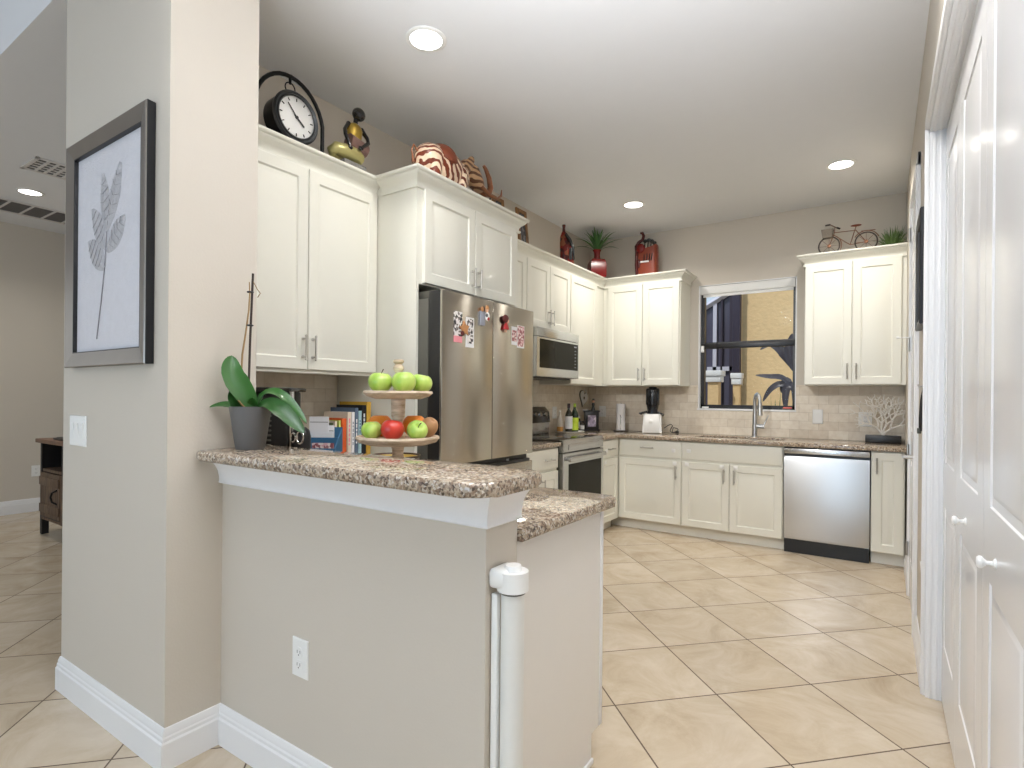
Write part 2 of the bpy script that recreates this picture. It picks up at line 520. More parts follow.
M['kick'] = mat('cream_kick_paint', srgb(232, 230, 222), 0.45, var=0.02)
M['redclip'] = mat('red_clip_plastic', srgb(214, 92, 86), 0.4, var=0.1)


# ------------------------------------------------------------------ mesh builder
class MB:
    def __init__(self):
        self.bm = bmesh.new()
        self.mi = 0

    def _merge(self, b, mtx=None):
        if mtx is not None:
            bmesh.ops.transform(b, matrix=mtx, verts=b.verts)
        me = bpy.data.meshes.new('tmp')
        b.to_mesh(me)
        b.free()
        n0 = len(self.bm.faces)
        self.bm.from_mesh(me)
        bpy.data.meshes.remove(me)
        self.bm.faces.ensure_lookup_table()
        for f in self.bm.faces[n0:]:
            f.material_index = self.mi
        return self

    def box(self, x0, x1, y0, y1, z0, z1, bev=0.0, seg=2, mtx=None):
        b = bmesh.new()
        bmesh.ops.create_cube(b, size=1)
        for v in b.verts:
            v.co = Vector(((x0 + x1) / 2 + v.co.x * abs(x1 - x0), (y0 + y1) / 2 + v.co.y * abs(y1 - y0), (z0 + z1) / 2 + v.co.z * abs(z1 - z0)))
        if bev:
            bmesh.ops.bevel(b, geom=list(b.edges), offset=bev, segments=seg, affect='EDGES', profile=0.5)
        return self._merge(b, mtx)

    def cyl(self, p0, p1, r0, r1=None, n=20, caps=True):
        p0, p1 = Vector(p0), Vector(p1)
        r1 = r0 if r1 is None else r1
        b = bmesh.new()
        d = p1 - p0
        bmesh.ops.create_cone(b, cap_ends=caps, segments=n, radius1=r0, radius2=r1, depth=d.length)
        q = Vector((0, 0, 1)).rotation_difference(d.normalized()).to_matrix().to_4x4()
        q.translation = (p0 + p1) / 2
        return self._merge(b, q)

    def ball(self, c, r, s=(1, 1, 1), u=20, v=12, mtx=None):
        b = bmesh.new()
        bmesh.ops.create_uvsphere(b, u_segments=u, v_segments=v, radius=r)
        m = Matrix.Translation(Vector(c)) @ (mtx if mtx is not None else Matrix()) @ Matrix.Diagonal((s[0], s[1], s[2], 1))
        return self._merge(b, m)

    def lathe(self, prof, c=(0, 0, 0), n=28, mtx=None, caps=False):
        """prof: list of (radius, z) from bottom to top"""
        b = bmesh.new()
        rings = []
        for r, z in prof:
            if r < 1e-5:
                rings.append([b.verts.new((0, 0, z))])
            else:
                rings.append([b.verts.new((r * math.cos(2 * PI * i / n), r * math.sin(2 * PI * i / n), z)) for i in range(n)])
        for a, d in zip(rings, rings[1:]):
            for i in range(n):
                j = (i + 1) % n
                if len(a) == 1 and len(d) == 1:
                    continue
                if len(a) == 1:
                    b.faces.new((a[0], d[j], d[i]))
                elif len(d) == 1:
                    b.faces.new((a[i], a[j], d[0]))
                else:
                    b.faces.new((a[i], a[j], d[j], d[i]))
        if caps and len(rings[0]) > 1:
            b.faces.new(list(reversed(rings[0])))
        if caps and len(rings[-1]) > 1:
            b.faces.new(rings[-1])
        m = Matrix.Translation(Vector(c))
        if mtx is not None:
            m = m @ mtx
        return self._merge(b, m)

    def tube(self, pts, r, n=10, closed=False, caps=True):
        """swept tube; r a number or list"""
        pts = [Vector(p) for p in pts]
        k = len(pts)
        rs = r if isinstance(r, (list, tuple)) else [r] * k
        b = bmesh.new()
        rings = []
        prev = None
        for i, p in enumerate(pts):
            if closed:
                t = pts[(i + 1) % k] - pts[i - 1]
            else:
                t = pts[min(i + 1, k - 1)] - pts[max(i - 1, 0)]
            t.normalize()
            if prev is None:
                a = Vector((0, 0, 1)) if abs(t.z) < 0.9 else Vector((1, 0, 0))
                nrm = (a - t * a.dot(t)).normalized()
            else:
                nrm = (prev - t * prev.dot(t))
                nrm = nrm.normalized() if nrm.length > 1e-6 else prev
            prev = nrm
            bn = t.cross(nrm)
            rings.append([b.verts.new(p + rs[i] * (math.cos(2 * PI * j / n) * nrm + math.sin(2 * PI * j / n) * bn)) for j in range(n)])
        pairs = list(zip(rings, rings[1:])) + ([(rings[-1], rings[0])] if closed else [])
        for a, d in pairs:
            for i in range(n):
                j = (i + 1) % n
                b.faces.new((a[i], a[j], d[j], d[i]))
        if caps and not closed:
            b.faces.new(list(reversed(rings[0])))
            b.faces.new(rings[-1])
        return self._merge(b)

    def prism(self, pts, z0, z1, mtx=None, bev=0.0):
        """extrude an xy outline (counter-clockwise) from z0 to z1"""
        b = bmesh.new()
        lo = [b.verts.new((x, y, z0)) for x, y in pts]
        hi = [b.verts.new((x, y, z1)) for x, y in pts]
        b.faces.new(list(reversed(lo)))
        b.faces.new(hi)
        n = len(pts)
        for i in range(n):
            j = (i + 1) % n
            b.faces.new((lo[i], lo[j], hi[j], hi[i]))
        if bev:
            es = [e for e in b.edges if abs(e.verts[0].co.z - e.verts[1].co.z) < 1e-6]
            bmesh.ops.bevel(b, geom=es, offset=bev, segments=3, affect='EDGES', profile=0.5)
        return self._merge(b, mtx)

    def rings(self, loops, cap_last=True, cap_first=False, mtx=None):
        b = bmesh.new()
        L = [[b.verts.new(p) for p in lp] for lp in loops]
        n = len(L[0])
        for a, d in zip(L, L[1:]):
            for i in range(n):
                j = (i + 1) % n
                b.faces.new((a[i], a[j], d[j], d[i]))
        if cap_last:
            b.faces.new(L[-1])
        if cap_first:
            b.faces.new(list(reversed(L[0])))
        return self._merge(b, mtx)

    def sweep(self, path, prof, closed=False):
        """path: xy points; prof: (out, z) closed outline; out = to the right of travel"""
        b = bmesh.new()
        P = [Vector((x, y, 0)) for x, y in path]
        secs = []
        for i, p in enumerate(P):
            d1 = (P[i] - P[i - 1]).normalized() if i > 0 else None
            d2 = (P[i + 1] - P[i]).normalized() if i < len(P) - 1 else None
            if d1 is None:
                d1 = d2
            if d2 is None:
                d2 = d1
            n1 = Vector((d1.y, -d1.x, 0))
            n2 = Vector((d2.y, -d2.x, 0))
            nn = (n1 + n2).normalized()
            k = 1.0 / max(0.3, nn.dot(n1))
            secs.append([b.verts.new(p + nn * k * o + Vector((0, 0, z))) for o, z in prof])
        n = len(prof)
        for a, d in zip(secs, secs[1:]):
            for i in range(n):
                j = (i + 1) % n
                b.faces.new((a[i], d[i], d[j], a[j]))
        b.faces.new(secs[0])
        b.faces.new(list(reversed(secs[-1])))
        bmesh.ops.recalc_face_normals(b, faces=b.faces)
        return self._merge(b)

    def build(self, name, mats, parent=None, smooth=35, loc=None, rotz=None):
        me = bpy.data.meshes.new(name)
        self.bm.to_mesh(me)
        self.bm.free()
        o = bpy.data.objects.new(name, me)
        COL.objects.link(o)
        for m in (mats if isinstance(mats, (list, tuple)) else [mats]):
            me.materials.append(m)
        if smooth:
            me.polygons.foreach_set('use_smooth', [True] * len(me.polygons))
            try:
                me.set_sharp_from_angle(angle=R(smooth))
            except Exception:
                pass
        if parent is not None:
            o.parent = parent
        if loc is not None:
            o.location = loc
        if rotz is not None:
            o.rotation_euler = (0, 0, rotz)
        return o


def tag(o, label=None, cat=None, group=None, kind=None):
    if label:
        o['label'] = label
    if cat:
        o['category'] = cat
    if group:
        o['group'] = group
    if kind:
        o['kind'] = kind
    return o


def thing(name, label, cat, loc=(0, 0, 0), rz=0.0, group=None):
    o = bpy.data.objects.new(name, None)
    o.empty_display_size = 0.05
    COL.objects.link(o)
    o.location = loc
    o.rotation_euler = (0, 0, rz)
    return tag(o, label, cat, group)


def struct(o, label=None):
    o['kind'] = 'structure'
    if label:
        o['label'] = label
    return o


def children(o):
    return [c for c in bpy.data.objects if c.parent == o]


def copy_tree(o, parent=None):
    kids = children(o)
    c = o.copy()
    COL.objects.link(c)
    if parent is not None:
        c.parent = parent
    for ch in kids:
        copy_tree(ch, c)
    return c


def arc(cx, cy, r, a0, a1, n):
    return [(cx + r * math.cos(R(a0 + (a1 - a0) * i / n)), cy + r * math.sin(R(a0 + (a1 - a0) * i / n))) for i in range(n + 1)]


# key planes of the room (metres; x along the window wall, y into the kitchen)
XL, YB, XR, ZC = -2.765, 5.687, 0.165, 3.017
XC0, XC1, YC0, YC1 = -2.92, -2.004, 0.906, 1.222      # end wall of the left partition
ZCT = 0.913                                            # worktop height
#@@LIGHTEND

# ================================================================== SETTING
struct(MB().box(-8.2, 1.2, -5.2, 5.84, -0.12, 0.0).build('floor', M['floor'], smooth=0))
struct(MB().box(-8.2, XC1, YC0 + 0.10, 5.84, ZC, ZC + 0.12).box(XC1, 1.2, -1.30, 5.84, ZC, ZC + 0.12).build('ceiling', M['ceil'], smooth=0))  # unseen stretch over the camera, shaped to bounce the added uplight
struct(MB().box(-8.2, 1.2, -5.2, YC0, 3.70, 3.82).build('ceiling_great_room', M['ceil'], smooth=0))
struct(MB().box(-8.2, XC1, YC0, YC0 + 0.10, ZC, 3.82).box(XC1 - 0.10, XC1, -1.30, YC0, ZC, 3.82).box(XC1 - 0.10, 1.2, -1.40, -1.30, ZC, 3.82).build('wall_header', M['ceil'], smooth=0))
# window wall with its opening
WX0, WX1, WZ0, WZ1 = -1.545, -0.655, 1.155, 2.405
b = MB()
b.box(-2.92, WX0, YB, YB + 0.16, 0, ZC).box(WX1, 0.6, YB, YB + 0.16, 0, ZC)
b.box(WX0, WX1, YB, YB + 0.16, 0, WZ0).box(WX0, WX1, YB, YB + 0.16, WZ1, ZC)
struct(b.build('wall_back', M['wall'], smooth=0))
struct(MB().box(XC0, XL, YC1, YB, 0, ZC).build('wall_left', M['wall'], smooth=0))
struct(MB().box(XC0, XC1, YC0, YC1, 0, ZC).build('wall_column', M['wall'], smooth=0))
struct(MB().box(-8.2, XC0, 2.42, 2.55, 0, ZC).build('wall_hall_back', M['wall'], smooth=0))
struct(MB().box(-8.2, -7.53, -5.2, 2.42, 0, 3.82).build('wall_hall_left', M['wall'], smooth=0))
# right wall: kitchen stretch, then the closet opening, then the stretch beside the camera
CY0, CY1, CZ = 0.66, 2.965, 2.435
b = MB()
b.box(XR, 0.55, CY1, YB, 0, ZC)
b.box(XR, 0.55, CY0, CY1, CZ, ZC).box(XR, 0.55, YC0, CY0 + 0.3, CZ, ZC)
b.box(0.42, 0.55, CY0, CY1, 0, CZ)
struct(b.build('wall_right', M['wall'], smooth=0))
struct(MB().box(0.28, 0.55, -5.2, CY0, 0, 3.82).box(0.28, 0.55, CY0, YC0, CZ, 3.82).build('wall_right_great_room', M['wall'], smooth=0))
# half wall that carries the bar
HX1, HY0, HY1 = -0.807, 1.096, 1.236
struct(MB().box(XC1, HX1, HY0, HY1, 0, 1.035).build('wall_bar', M['wall'], smooth=0))

# tiled backsplash
struct(MB().box(-2.757, XR, YB - 0.008, YB, ZCT, WZ0).box(-2.757, WX0, YB - 0.008, YB, WZ0, 1.40).box(WX1, XR, YB - 0.008, YB, WZ0, 1.40).build('trim_backsplash_back', M['bsx'], smooth=0))
b = MB()
b.box(XL, XL + 0.008, YC1, 2.205, ZCT, 1.40).box(XL, XL + 0.008, 3.22, YB - 0.008, ZCT, 1.46)
struct(b.build('trim_backsplash_left', M['bsy'], smooth=0))

# baseboards
BP = [(0, 0), (0.016, 0), (0.016, 0.092), (0.012, 0.098), (0.012, 0.108), (0.009, 0.114), (0.009, 0.122), (0.004, 0.138), (0, 0.14)]
struct(MB().sweep([(XC0, YC1 + 0.6), (XC0, YC0), (XC1, YC0), (XC1, HY0), (HX1, HY0), (HX1, HY1)], BP).build('baseboard_bar', M['trim'], smooth=20))
struct(MB().sweep([(-7.53, -4.5), (-7.53, 2.42), (-5.8, 2.42), (XC0, 2.42)], BP).build('baseboard_hall', M['trim'], smooth=20))
struct(MB().sweep([(XR, 3.655), (XR, 3.035)], BP).build('baseboard_right', M['trim'], smooth=20))
struct(MB().sweep([(XR, 5.02), (XR, 4.525)], BP).build('baseboard_corner', M['trim'], smooth=20))

# white moulding under the bar top
TP = [(0, 0.945), (0.012, 0.945), (0.016, 0.949), (0.013, 0.955), (0.014, 0.970), (0.018, 0.990), (0.028, 1.010), (0.040, 1.026), (0.046, 1.0345), (0, 1.0345)]
struct(MB().sweep([(XC1, HY0), (HX1, HY0), (HX1, HY1)], TP).build('trim_1', M['trim'], smooth=40))

# closet opening: jamb, head and casing
b = MB()
b.box(XR, 0.24, CY1 - 0.018, CY1, 0, CZ).box(XR, 0.24, CY0, CY1, CZ - 0.018, CZ)
for k in range(2):     # rounded stop beads on the jamb
    b.box(XR + 0.012 + 0.022 * k, XR + 0.022 + 0.022 * k, CY1 - 0.023, CY1 - 0.016, 0, CZ, bev=0.002)
    b.box(XR + 0.012 + 0.022 * k, XR + 0.022 + 0.022 * k, CY0, CY1 - 0.016, CZ - 0.023, CZ - 0.016, bev=0.002)
struct(b.build('trim_2', M['trim'], smooth=30))
b = MB()
for a0, a1, dx in ((0, 0.07, 0.010), (0.008, 0.026, 0.016), (0.034, 0.064, 0.014)):
    b.box(XR - dx, XR, CY1 - 0.005 + a0, CY1 - 0.005 + a1, 0, CZ - 0.005 + a1, bev=0.002)
    b.box(XR - dx, XR, CY0, CY1 - 0.005 + a1, CZ - 0.005 + a0, CZ - 0.005 + a1, bev=0.002)
struct(b.build('trim_3', M['trim'], smooth=30))


# ------------------------------------------------------------------ doors
def rect_loop(x0, x1, z0, z1, ins, y):
    return [(x0 + ins, y, z0 + ins), (x1 - ins, y, z0 + ins), (x1 - ins, y, z1 - ins), (x0 + ins, y, z1 - ins)]


def panel_rings(b, x0, x1, z0, z1, spec, **k):
    b.rings([rect_loop(x0, x1, z0, z1, i, y) for i, y in spec], **k)


def slab_with_panels(wd, h, t, panels):
    """door leaf facing -y at y=0..t, single column of raised panels [(x0,x1,z0,z1)]"""
    b = MB()
    b.box(0, wd, 0.004, t, 0, h)
    xs0, xs1 = panels[0][0], panels[0][1]
    fl = []
    fl.append((0, xs0, 0, h))
    fl.append((xs1, wd, 0, h))
    z = 0
    for (p0, p1, z0, z1) in panels:
        fl.append((xs0, xs1, z, z0))
        z = z1
    fl.append((xs0, xs1, z, h))
    for x0, x1, z0, z1 in fl:
        b.rings([[(x0, 0, z0), (x1, 0, z0), (x1, 0, z1), (x0, 0, z1)]])
    b.rings([[(0, 0.004, 0), (wd, 0.004, 0), (wd, 0.004, h), (0, 0.004, h)], [(0, 0, 0), (wd, 0, 0), (wd, 0, h), (0, 0, h)]], cap_last=False)
    for (x0, x1, z0, z1) in panels:
        panel_rings(b, x0, x1, z0, z1, [(0, 0), (0.006, 0.007), (0.016, 0.0075), (0.034, 0.001), (0.04, 0.0)])
    return b


# bifold closet door, four leaves
d1 = thing('door_1', 'white four-leaf bifold closet door with round white knobs', 'door', (0.22, CY1 - 0.02, 0.012), R(-90))
struct(d1)
edges = [0.0, 0.505, 1.10, 1.69, 2.27]
for k in range(4):
    x0, x1 = edges[k] + 0.0015, edges[k + 1] - 0.0015
    wd = x1 - x0
    m_ = 0.10 if k else 0.085
    lf = slab_with_panels(wd, 2.40, 0.034, [(m_, wd - m_, 0.25, 0.82), (m_, wd - m_, 1.00, 2.25)]).build('door_leaf', M['doorw'], d1, loc=(x0, 0, 0), smooth=20)
    if k in (1, 2):
        kb = MB()
        kb.lathe([(0.0, 0), (0.014, 0), (0.014, 0.003), (0.007, 0.008), (0.006, 0.022), (0.011, 0.028), (0.0175, 0.034), (0.018, 0.041), (0.014, 0.047), (0, 0.049)], n=24, mtx=Matrix.Rotation(R(90), 4, 'X'))
        kb.build('knob', M['white'], lf, loc=(0.25 if k == 1 else 0.185, 0, 0.885), smooth=50).scale = (0.8, 0.72, 0.8)

# hinged door further down the right wall
d2 = thing('door_2', 'white two-panel hinged door with steel lever near the back counter', 'door', (XR, 4.40, 0.01), R(-90))
struct(d2)
slab_with_panels(0.73, 2.49, 0.03, [(0.12, 0.61, 0.24, 0.88), (0.12, 0.61, 1.06, 2.32)]).build('door_leaf', M['doorw'], d2, loc=(0, -0.006, 0), smooth=20)
b = MB()
for dx, a0, a1 in ((0.014, 0, 0.07), (0.02, 0.008, 0.026)):
    b.box(-a1, -a0, -dx, 0, -0.01, 2.50 + a1, bev=0.002).box(0.73 + a0, 0.73 + a1, -dx, 0, -0.01, 2.50 + a1, bev=0.002)
    b.box(-a1, 0.73 + a1, -dx, 0, 2.50 + a0, 2.50 + a1, bev=0.002)
b.build('door_casing', M['trim'], d2, smooth=20)
for z in (0.30, 0.93, 1.62, 2.33):
    b = MB()
    b.cyl((0.0, -0.02, z - 0.045), (0.0, -0.02, z + 0.045), 0.007, n=12).box(-0.001, 0.03, -0.010, -0.004, z - 0.045, z + 0.045)
    b.build('hinge', M['nickel'], d2)
b = MB()
b.cyl((0.0, -0.02, 1.665), (0.0, -0.075, 1.668), 0.004, n=10).cyl((0, -0.072, 1.668), (0, -0.085, 1.668), 0.008, n=12)
b.build('door_stop', M['white'], d2)
b = MB()
b.cyl((0.66, -0.006, 0.945), (0.66, -0.014, 0.945), 0.028, n=24).cyl((0.66, -0.012, 0.945), (0.66, -0.058, 0.945), 0.010, n=14)
b.tube([(0.665, -0.058, 0.945), (0.61, -0.06, 0.947), (0.55, -0.058, 0.945)], [0.009, 0.0085, 0.007])
b.build('lever_handle', M['nickel'], d2)

# window
wn = thing('window_1', 'black-framed single-hung window above the sink', 'window', ((WX0 + WX1) / 2, YB, 0))
struct(wn)
hw = (WX1 - WX0) / 2
b = MB()       # white reveal lining the opening
b.box(-hw, -hw + 0.014, 0.0, 0.10, WZ0, WZ1).box(hw - 0.010, hw, 0.0, 0.10, WZ0, WZ1)
b.box(-hw, hw, 0.0, 0.10, WZ1 - 0.008, WZ1).box(-hw - 0.005, hw + 0.005, -0.012, 0.10, WZ0 - 0.004, WZ0 + 0.014, bev=0.003)
b.build('window_reveal', M['trim'], wn)
b = MB()
f0, f1 = 0.045, 0.10
b.box(-hw + 0.014, -hw + 0.05, f0, f1, WZ0 + 0.014, WZ1).box(hw - 0.035, hw - 0.010, f0, f1, WZ0 + 0.014, WZ1)
b.box(-hw, hw, f0, f1, WZ0 + 0.014, WZ0 + 0.052).box(-hw, hw, f0, f1, WZ1 - 0.05, WZ1)
b.build('window_frame', M['winframe'], wn)
b = MB()
b.box(-hw + 0.02, hw - 0.012, f0 - 0.008, f0 + 0.03, 1.768, 1.824, bev=0.004)
b.box(-hw + 0.02, hw - 0.012, f0 + 0.03, f0 + 0.05, 1.79, 1.836)
b.build('meeting_rail', M['winframe'], wn)
MB().box(-hw + 0.04, hw - 0.02, f0 + 0.040, f0 + 0.044, 1.82, WZ1 - 0.05).build('upper_pane', M['pane'], wn, smooth=0)
MB().box(-hw + 0.04, hw - 0.02, f0 + 0.015, f0 + 0.019, WZ0 + 0.05, 1.77).build('lower_pane', M['pane'], wn, smooth=0)
MB().box(-hw + 0.016, -hw + 0.048, f0 - 0.022, f0, 1.735, 1.80, bev=0.005).build('sash_latch', M['white'], wn)
MB().box(-hw + 0.03, -hw + 0.095, f0 - 0.012, f0 + 0.004, WZ0 + 0.016, WZ0 + 0.032, bev=0.004).build('sash_stop', M['white'], wn)
t = thing('roller_shade', 'white roller shade rolled up at the top of the window', 'window shade', ((WX0 + WX1) / 2, YB + 0.022, 2.285))
MB().box(-hw + 0.012, hw - 0.014, -0.018, 0.018, 0.03, 0.11, bev=0.006).build('cassette', M['shade'], t)
MB().box(-hw + 0.04, hw - 0.03, -0.003, 0.003, 0.0, 0.04, bev=0.002).build('fabric', M['shade'], t)
t = thing('sponge_dish', 'small grey and red item on the window sill at its corner', 'dish', (WX1 - 0.075, YB + 0.016, WZ0 + 0.014))
MB().lathe([(0.0, 0), (0.022, 0), (0.028, 0.008), (0.026, 0.012), (0.012, 0.010), (0, 0.009)], mtx=Matrix.Diagonal((1.7, 0.8, 1, 1))).build('dish', M['wicker'], t)
MB().box(-0.035, 0.04, -0.012, 0.012, 0.009, 0.026, bev=0.006).build('sponge', M['redclip'], t)

# ================================================================== OUTSIDE THE WINDOW
struct(MB().box(-9, 6, 5.86, 14, -0.3, -0.15).build('ground_outdoor', M['ground'], smooth=0))
b = MB()
b.box(-1.79, 4.0, 9.0, 9.3, -0.2, 6.0).box(-2.28, -1.79, 10.4, 10.6, -0.2, 6.0)
struct(b.build('wall_neighbor', M['stucco'], smooth=0))
t = thing('downspout', 'dark downspout at the corner of the yellow house outside', 'downspout', (-1.84, 8.90, 0))
MB().box(-0.055, 0.055, -0.06, 0.06, -0.15, 5.5, bev=0.008).build('pipe', M['lanai'], t)
MB().box(-0.065, 0.065, -0.07, 0.07, 2.92, 2.98, bev=0.008).build('strap', M['lanailt'], t)
t = thing('screen_enclosure', 'dark screened patio enclosure outside at the left of window', 'patio enclosure', (-2.75, 9.6, -0.15))
for x, m_, wv in ((-0.85, 'lanai', 0.05), (0.22, 'lanai', 0.06), (0.42, 'lanailt', 0.06), (0.53, 'lanai', 0.03), (0.68, 'lanai', 0.05)):
    MB().box(x - wv / 2, x + wv / 2, -0.04, 0.04, 0, 2.33 + 0.555 * (x + 0.88)).build('post', M[m_], t, smooth=0)
b = MB()
b.tube([(-0.9, -0.03, 2.32), (0.28, -0.03, 2.975), (0.72, -0.03, 3.22)], 0.05, n=4)
b.build('roof_beam', M['lanailt'], t, smooth=0)
MB().box(0.30, 0.70, -0.04, 0.03, 1.88, 1.95).build('mid_rail', M['lanailt'], t, smooth=0)
MB().prism([(-0.88, 0), (0.70, 0), (0.70, 3.2), (-0.88, 2.33)], -0.02, -0.01, mtx=Matrix(((1, 0, 0, 0), (0, 0, -1, 0), (0, 1, 0, 0), (0, 0, 0, 1)))).build('screen', M['screen'], t, smooth=0)
for (x, y, wv, zt, lab) in ((-1.96, 8.05, 0.145, 1.66, 'wider stucco pillar with white cap outside the window'), (-1.70, 8.25, 0.09, 1.63, 'slimmer stucco pillar with white cap outside the window')):
    t = thing('porch_pillar', lab, 'pillar', (x, y, -0.15))
    MB().box(-wv / 2, wv / 2, -wv / 2, wv / 2, 0, zt).build('shaft', M['stucco'], t, smooth=0)
    MB().box(-wv * 0.72, wv * 0.72, -wv * 0.72, wv * 0.72, zt - 0.01, zt + 0.075, bev=0.006).box(-wv * 0.84, wv * 0.84, -wv * 0.84, wv * 0.84, zt + 0.075, zt + 0.15, bev=0.006).build('cap', M['trim'], t)


def blade(b, base, tip, bend, wd, n=8, fold=0.25):
    """arched strap leaf from base to tip; bend = sag/lift vector at the middle"""
    base, tip, bend = Vector(base), Vector(tip), Vector(bend)
    P = []
    for i in range(n + 1):
        s = i / n
        P.append(base.lerp(tip, s) + bend * (4 * s * (1 - s)))
    side = (tip - base).cross(Vector((0, 0, 1)))
    side = side.normalized() if side.length > 1e-4 else Vector((1, 0, 0))
    prev = None
    for i, p in enumerate(P):
        s = i / n
        wv = wd * (0.35 + 0.65 * math.sin(PI * min(1, 0.25 + s * 0.75))) * (1 - s ** 4) + 0.0004
        tdir = (P[min(i + 1, n)] - P[max(i - 1, 0)]).normalized()
        up = side.cross(tdir).normalized()
        row = [p + side * wv + up * wv * fold, p, p - side * wv + up * wv * fold, p - up * 0.0012]
        vs = [b.bm.verts.new(q) for q in row]
        if prev:
            for a, c in ((0, 1), (1, 2), (2, 3), (3, 0)):
                f = b.bm.faces.new((prev[a], prev[c], vs[c], vs[a]))
                f.material_index = b.mi
        prev = vs


def leaf_strip(b, pts, wd, up=(0, -1, 0.3), n=16, cup=0.25, tipw=0.0, peak=0.55, thick=0.002):
    """broad leaf along a smooth path; up = the side that shows"""
    P = [Vector(p) for p in pts]

    def cr(t):
        k = len(P) - 1
        f = min(t * k, k - 1e-6)
        i = int(f)
        f -= i
        p0, p1, p2, p3 = P[max(i - 1, 0)], P[i], P[i + 1], P[min(i + 2, k)]
        return 0.5 * (2 * p1 + (p2 - p0) * f + (2 * p0 - 5 * p1 + 4 * p2 - p3) * f * f + (3 * p1 - p0 - 3 * p2 + p3) * f ** 3)
    up = Vector(up).normalized()
    prev = None
    for i in range(n + 1):
        s = i / n
        c = cr(s)
        td = (cr(min(1, s + 0.01)) - cr(max(0, s - 0.01))).normalized()
        side = td.cross(up).normalized()
        nn = side.cross(td).normalized()
        q = (s / peak) if s < peak else (1 - s) / (1 - peak)
        wv = wd * (math.sin(PI / 2 * max(0, min(1, q))) ** 0.75) * (1 if s >= peak else 0.18 / 1 + 0.82) + (0.10 * wd if s < peak else tipw * wd) + 0.0004
        row = [c + side * wv + nn * wv * cup, c + side * wv * 0.5 + nn * wv * cup * 0.3, c, c - side * wv * 0.5 + nn * wv * cup * 0.3, c - side * wv + nn * wv * cup,
               c - side * wv * 0.5 + nn * (wv * cup * 0.3 - thick), c - nn * thick, c + side * wv * 0.5 + nn * (wv * cup * 0.3 - thick)]
        vs = [b.bm.verts.new(p) for p in row]
        if prev:
            k = len(row)
            for a in range(k):
                f = b.bm.faces.new((prev[a], prev[(a + 1) % k], vs[(a + 1) % k], vs[a]))
                f.material_index = b.mi
        prev = vs
    bmesh.ops.recalc_face_normals(b.bm, faces=b.bm.faces)
    return b


t = thing('outdoor_plant', 'dark purple-leaved plant outside the window', 'plant', (-0.95, 8.05, -0.15))
MB().tube([(0, 0, 0), (0.01, 0, 0.8), (0.0, 0, 1.62)], [0.03, 0.025, 0.02]).build('stem', M['plantdark'], t)
MB().tube([(0.03, 0.02, 0.5), (0.05, 0, 1.5), (0.0, 0, 2.12)], [0.03, 0.025, 0.02]).build('stem', M['plantdark'], t)
for pts, wd in (([(0, 0, 1.56), (-0.14, 0, 1.70), (-0.30, -0.02, 1.72), (-0.47, -0.03, 1.74)], 0.035), ([(0, 0, 1.55), (-0.15, 0, 1.62), (-0.28, 0, 1.55), (-0.38, 0, 1.38)], 0.040),
                ([(0, 0, 2.05), (-0.15, 0, 2.16), (-0.30, 0, 2.15), (-0.42, 0, 2.08)], 0.035), ([(0, 0, 1.80), (-0.10, 0, 1.98), (-0.20, 0, 2.10), (-0.33, 0, 2.16)], 0.060),
                ([(0.0, 0, 1.78), (-0.05, -0.03, 1.95), (-0.06, -0.05, 2.10), (-0.02, -0.05, 2.28)], 0.055), ([(0, 0, 1.6), (-0.06, -0.08, 1.60), (-0.09, -0.1, 1.45), (-0.08, -0.1, 1.25)], 0.045),
                ([(0, 0, 1.6), (0.02, -0.08, 1.62), (0.03, -0.12, 1.5), (0.02, -0.12, 1.3)], 0.050), ([(0, 0, 1.5), (-0.08, 0, 1.66), (-0.13, 0, 1.60), (-0.15, 0, 1.50)], 0.045),
                ([(0, 0, 1.6), (0.15, 0, 1.75), (0.3, 0, 1.7), (0.4, 0, 1.6)], 0.05), ([(0, 0, 2.0), (0.15, 0, 2.2), (0.3, 0, 2.25), (0.4, 0, 2.2)], 0.05)):
    b = MB()
    leaf_strip(b, pts, wd, (0.1, -1, 0.35), peak=0.5)
    b.build('leaf', M['plantdark'], t, smooth=80)
t = thing('garden_plant', 'small green upright plant outside below the purple leaves', 'plant', (-1.12, 7.72, -0.15))
for k, (dx, h_) in enumerate(((-0.06, 1.47), (-0.01, 1.42), (0.05, 1.52), (0.10, 1.35))):
    b = MB()
    blade(b, (0, 0, 0.0), (dx, 0.02 * k, h_), (0, 0, 0.02), 0.042)
    b.build('leaf', M['plantgreen'], t, smooth=60)

# ================================================================== CABINETS
def door_front(x0, x1, z0, z1, t=0.02, fw=0.058):
    b = MB()
    panel_rings(b, x0, x1, z0, z1, [(0, 0), (0, -t + 0.003), (0.003, -t), (fw, -t), (fw + 0.007, -t + 0.008), (fw + 0.013, -t + 0.008), (fw + 0.034, -t + 0.002)])
    return b


def drawer_front(x0, x1, z0, z1, t=0.02):
    b = MB()
    panel_rings(b, x0, x1, z0, z1, [(0, 0), (0, -t + 0.006), (0.004, -t + 0.002), (0.010, -t)])
    return b


def pull(x, z, vertical=True, L=0.10, y=-0.02, parent=None):
    b = MB()
    h = L / 2
    d = (0, 0, 1) if vertical else (1, 0, 0)
    P = lambda s, yy: (x + d[0] * s, yy, z + d[2] * s)
    b.cyl(P(-h * 1.12, y - 0.028), P(h * 1.12, y - 0.028), 0.0052, n=10)
    for s in (-h, h):
        b.cyl(P(s * 0.86, y + 0.001), P(s * 0.86, y - 0.028), 0.0048, n=10)
        b.ball(P(s * 1.12, y - 0.028), 0.0068, u=10, v=6)
        b.cyl(P(s * 0.86, y), P(s * 0.86, y - 0.004), 0.008, n=10)
    return b.build('handle', M['nickel'], parent)


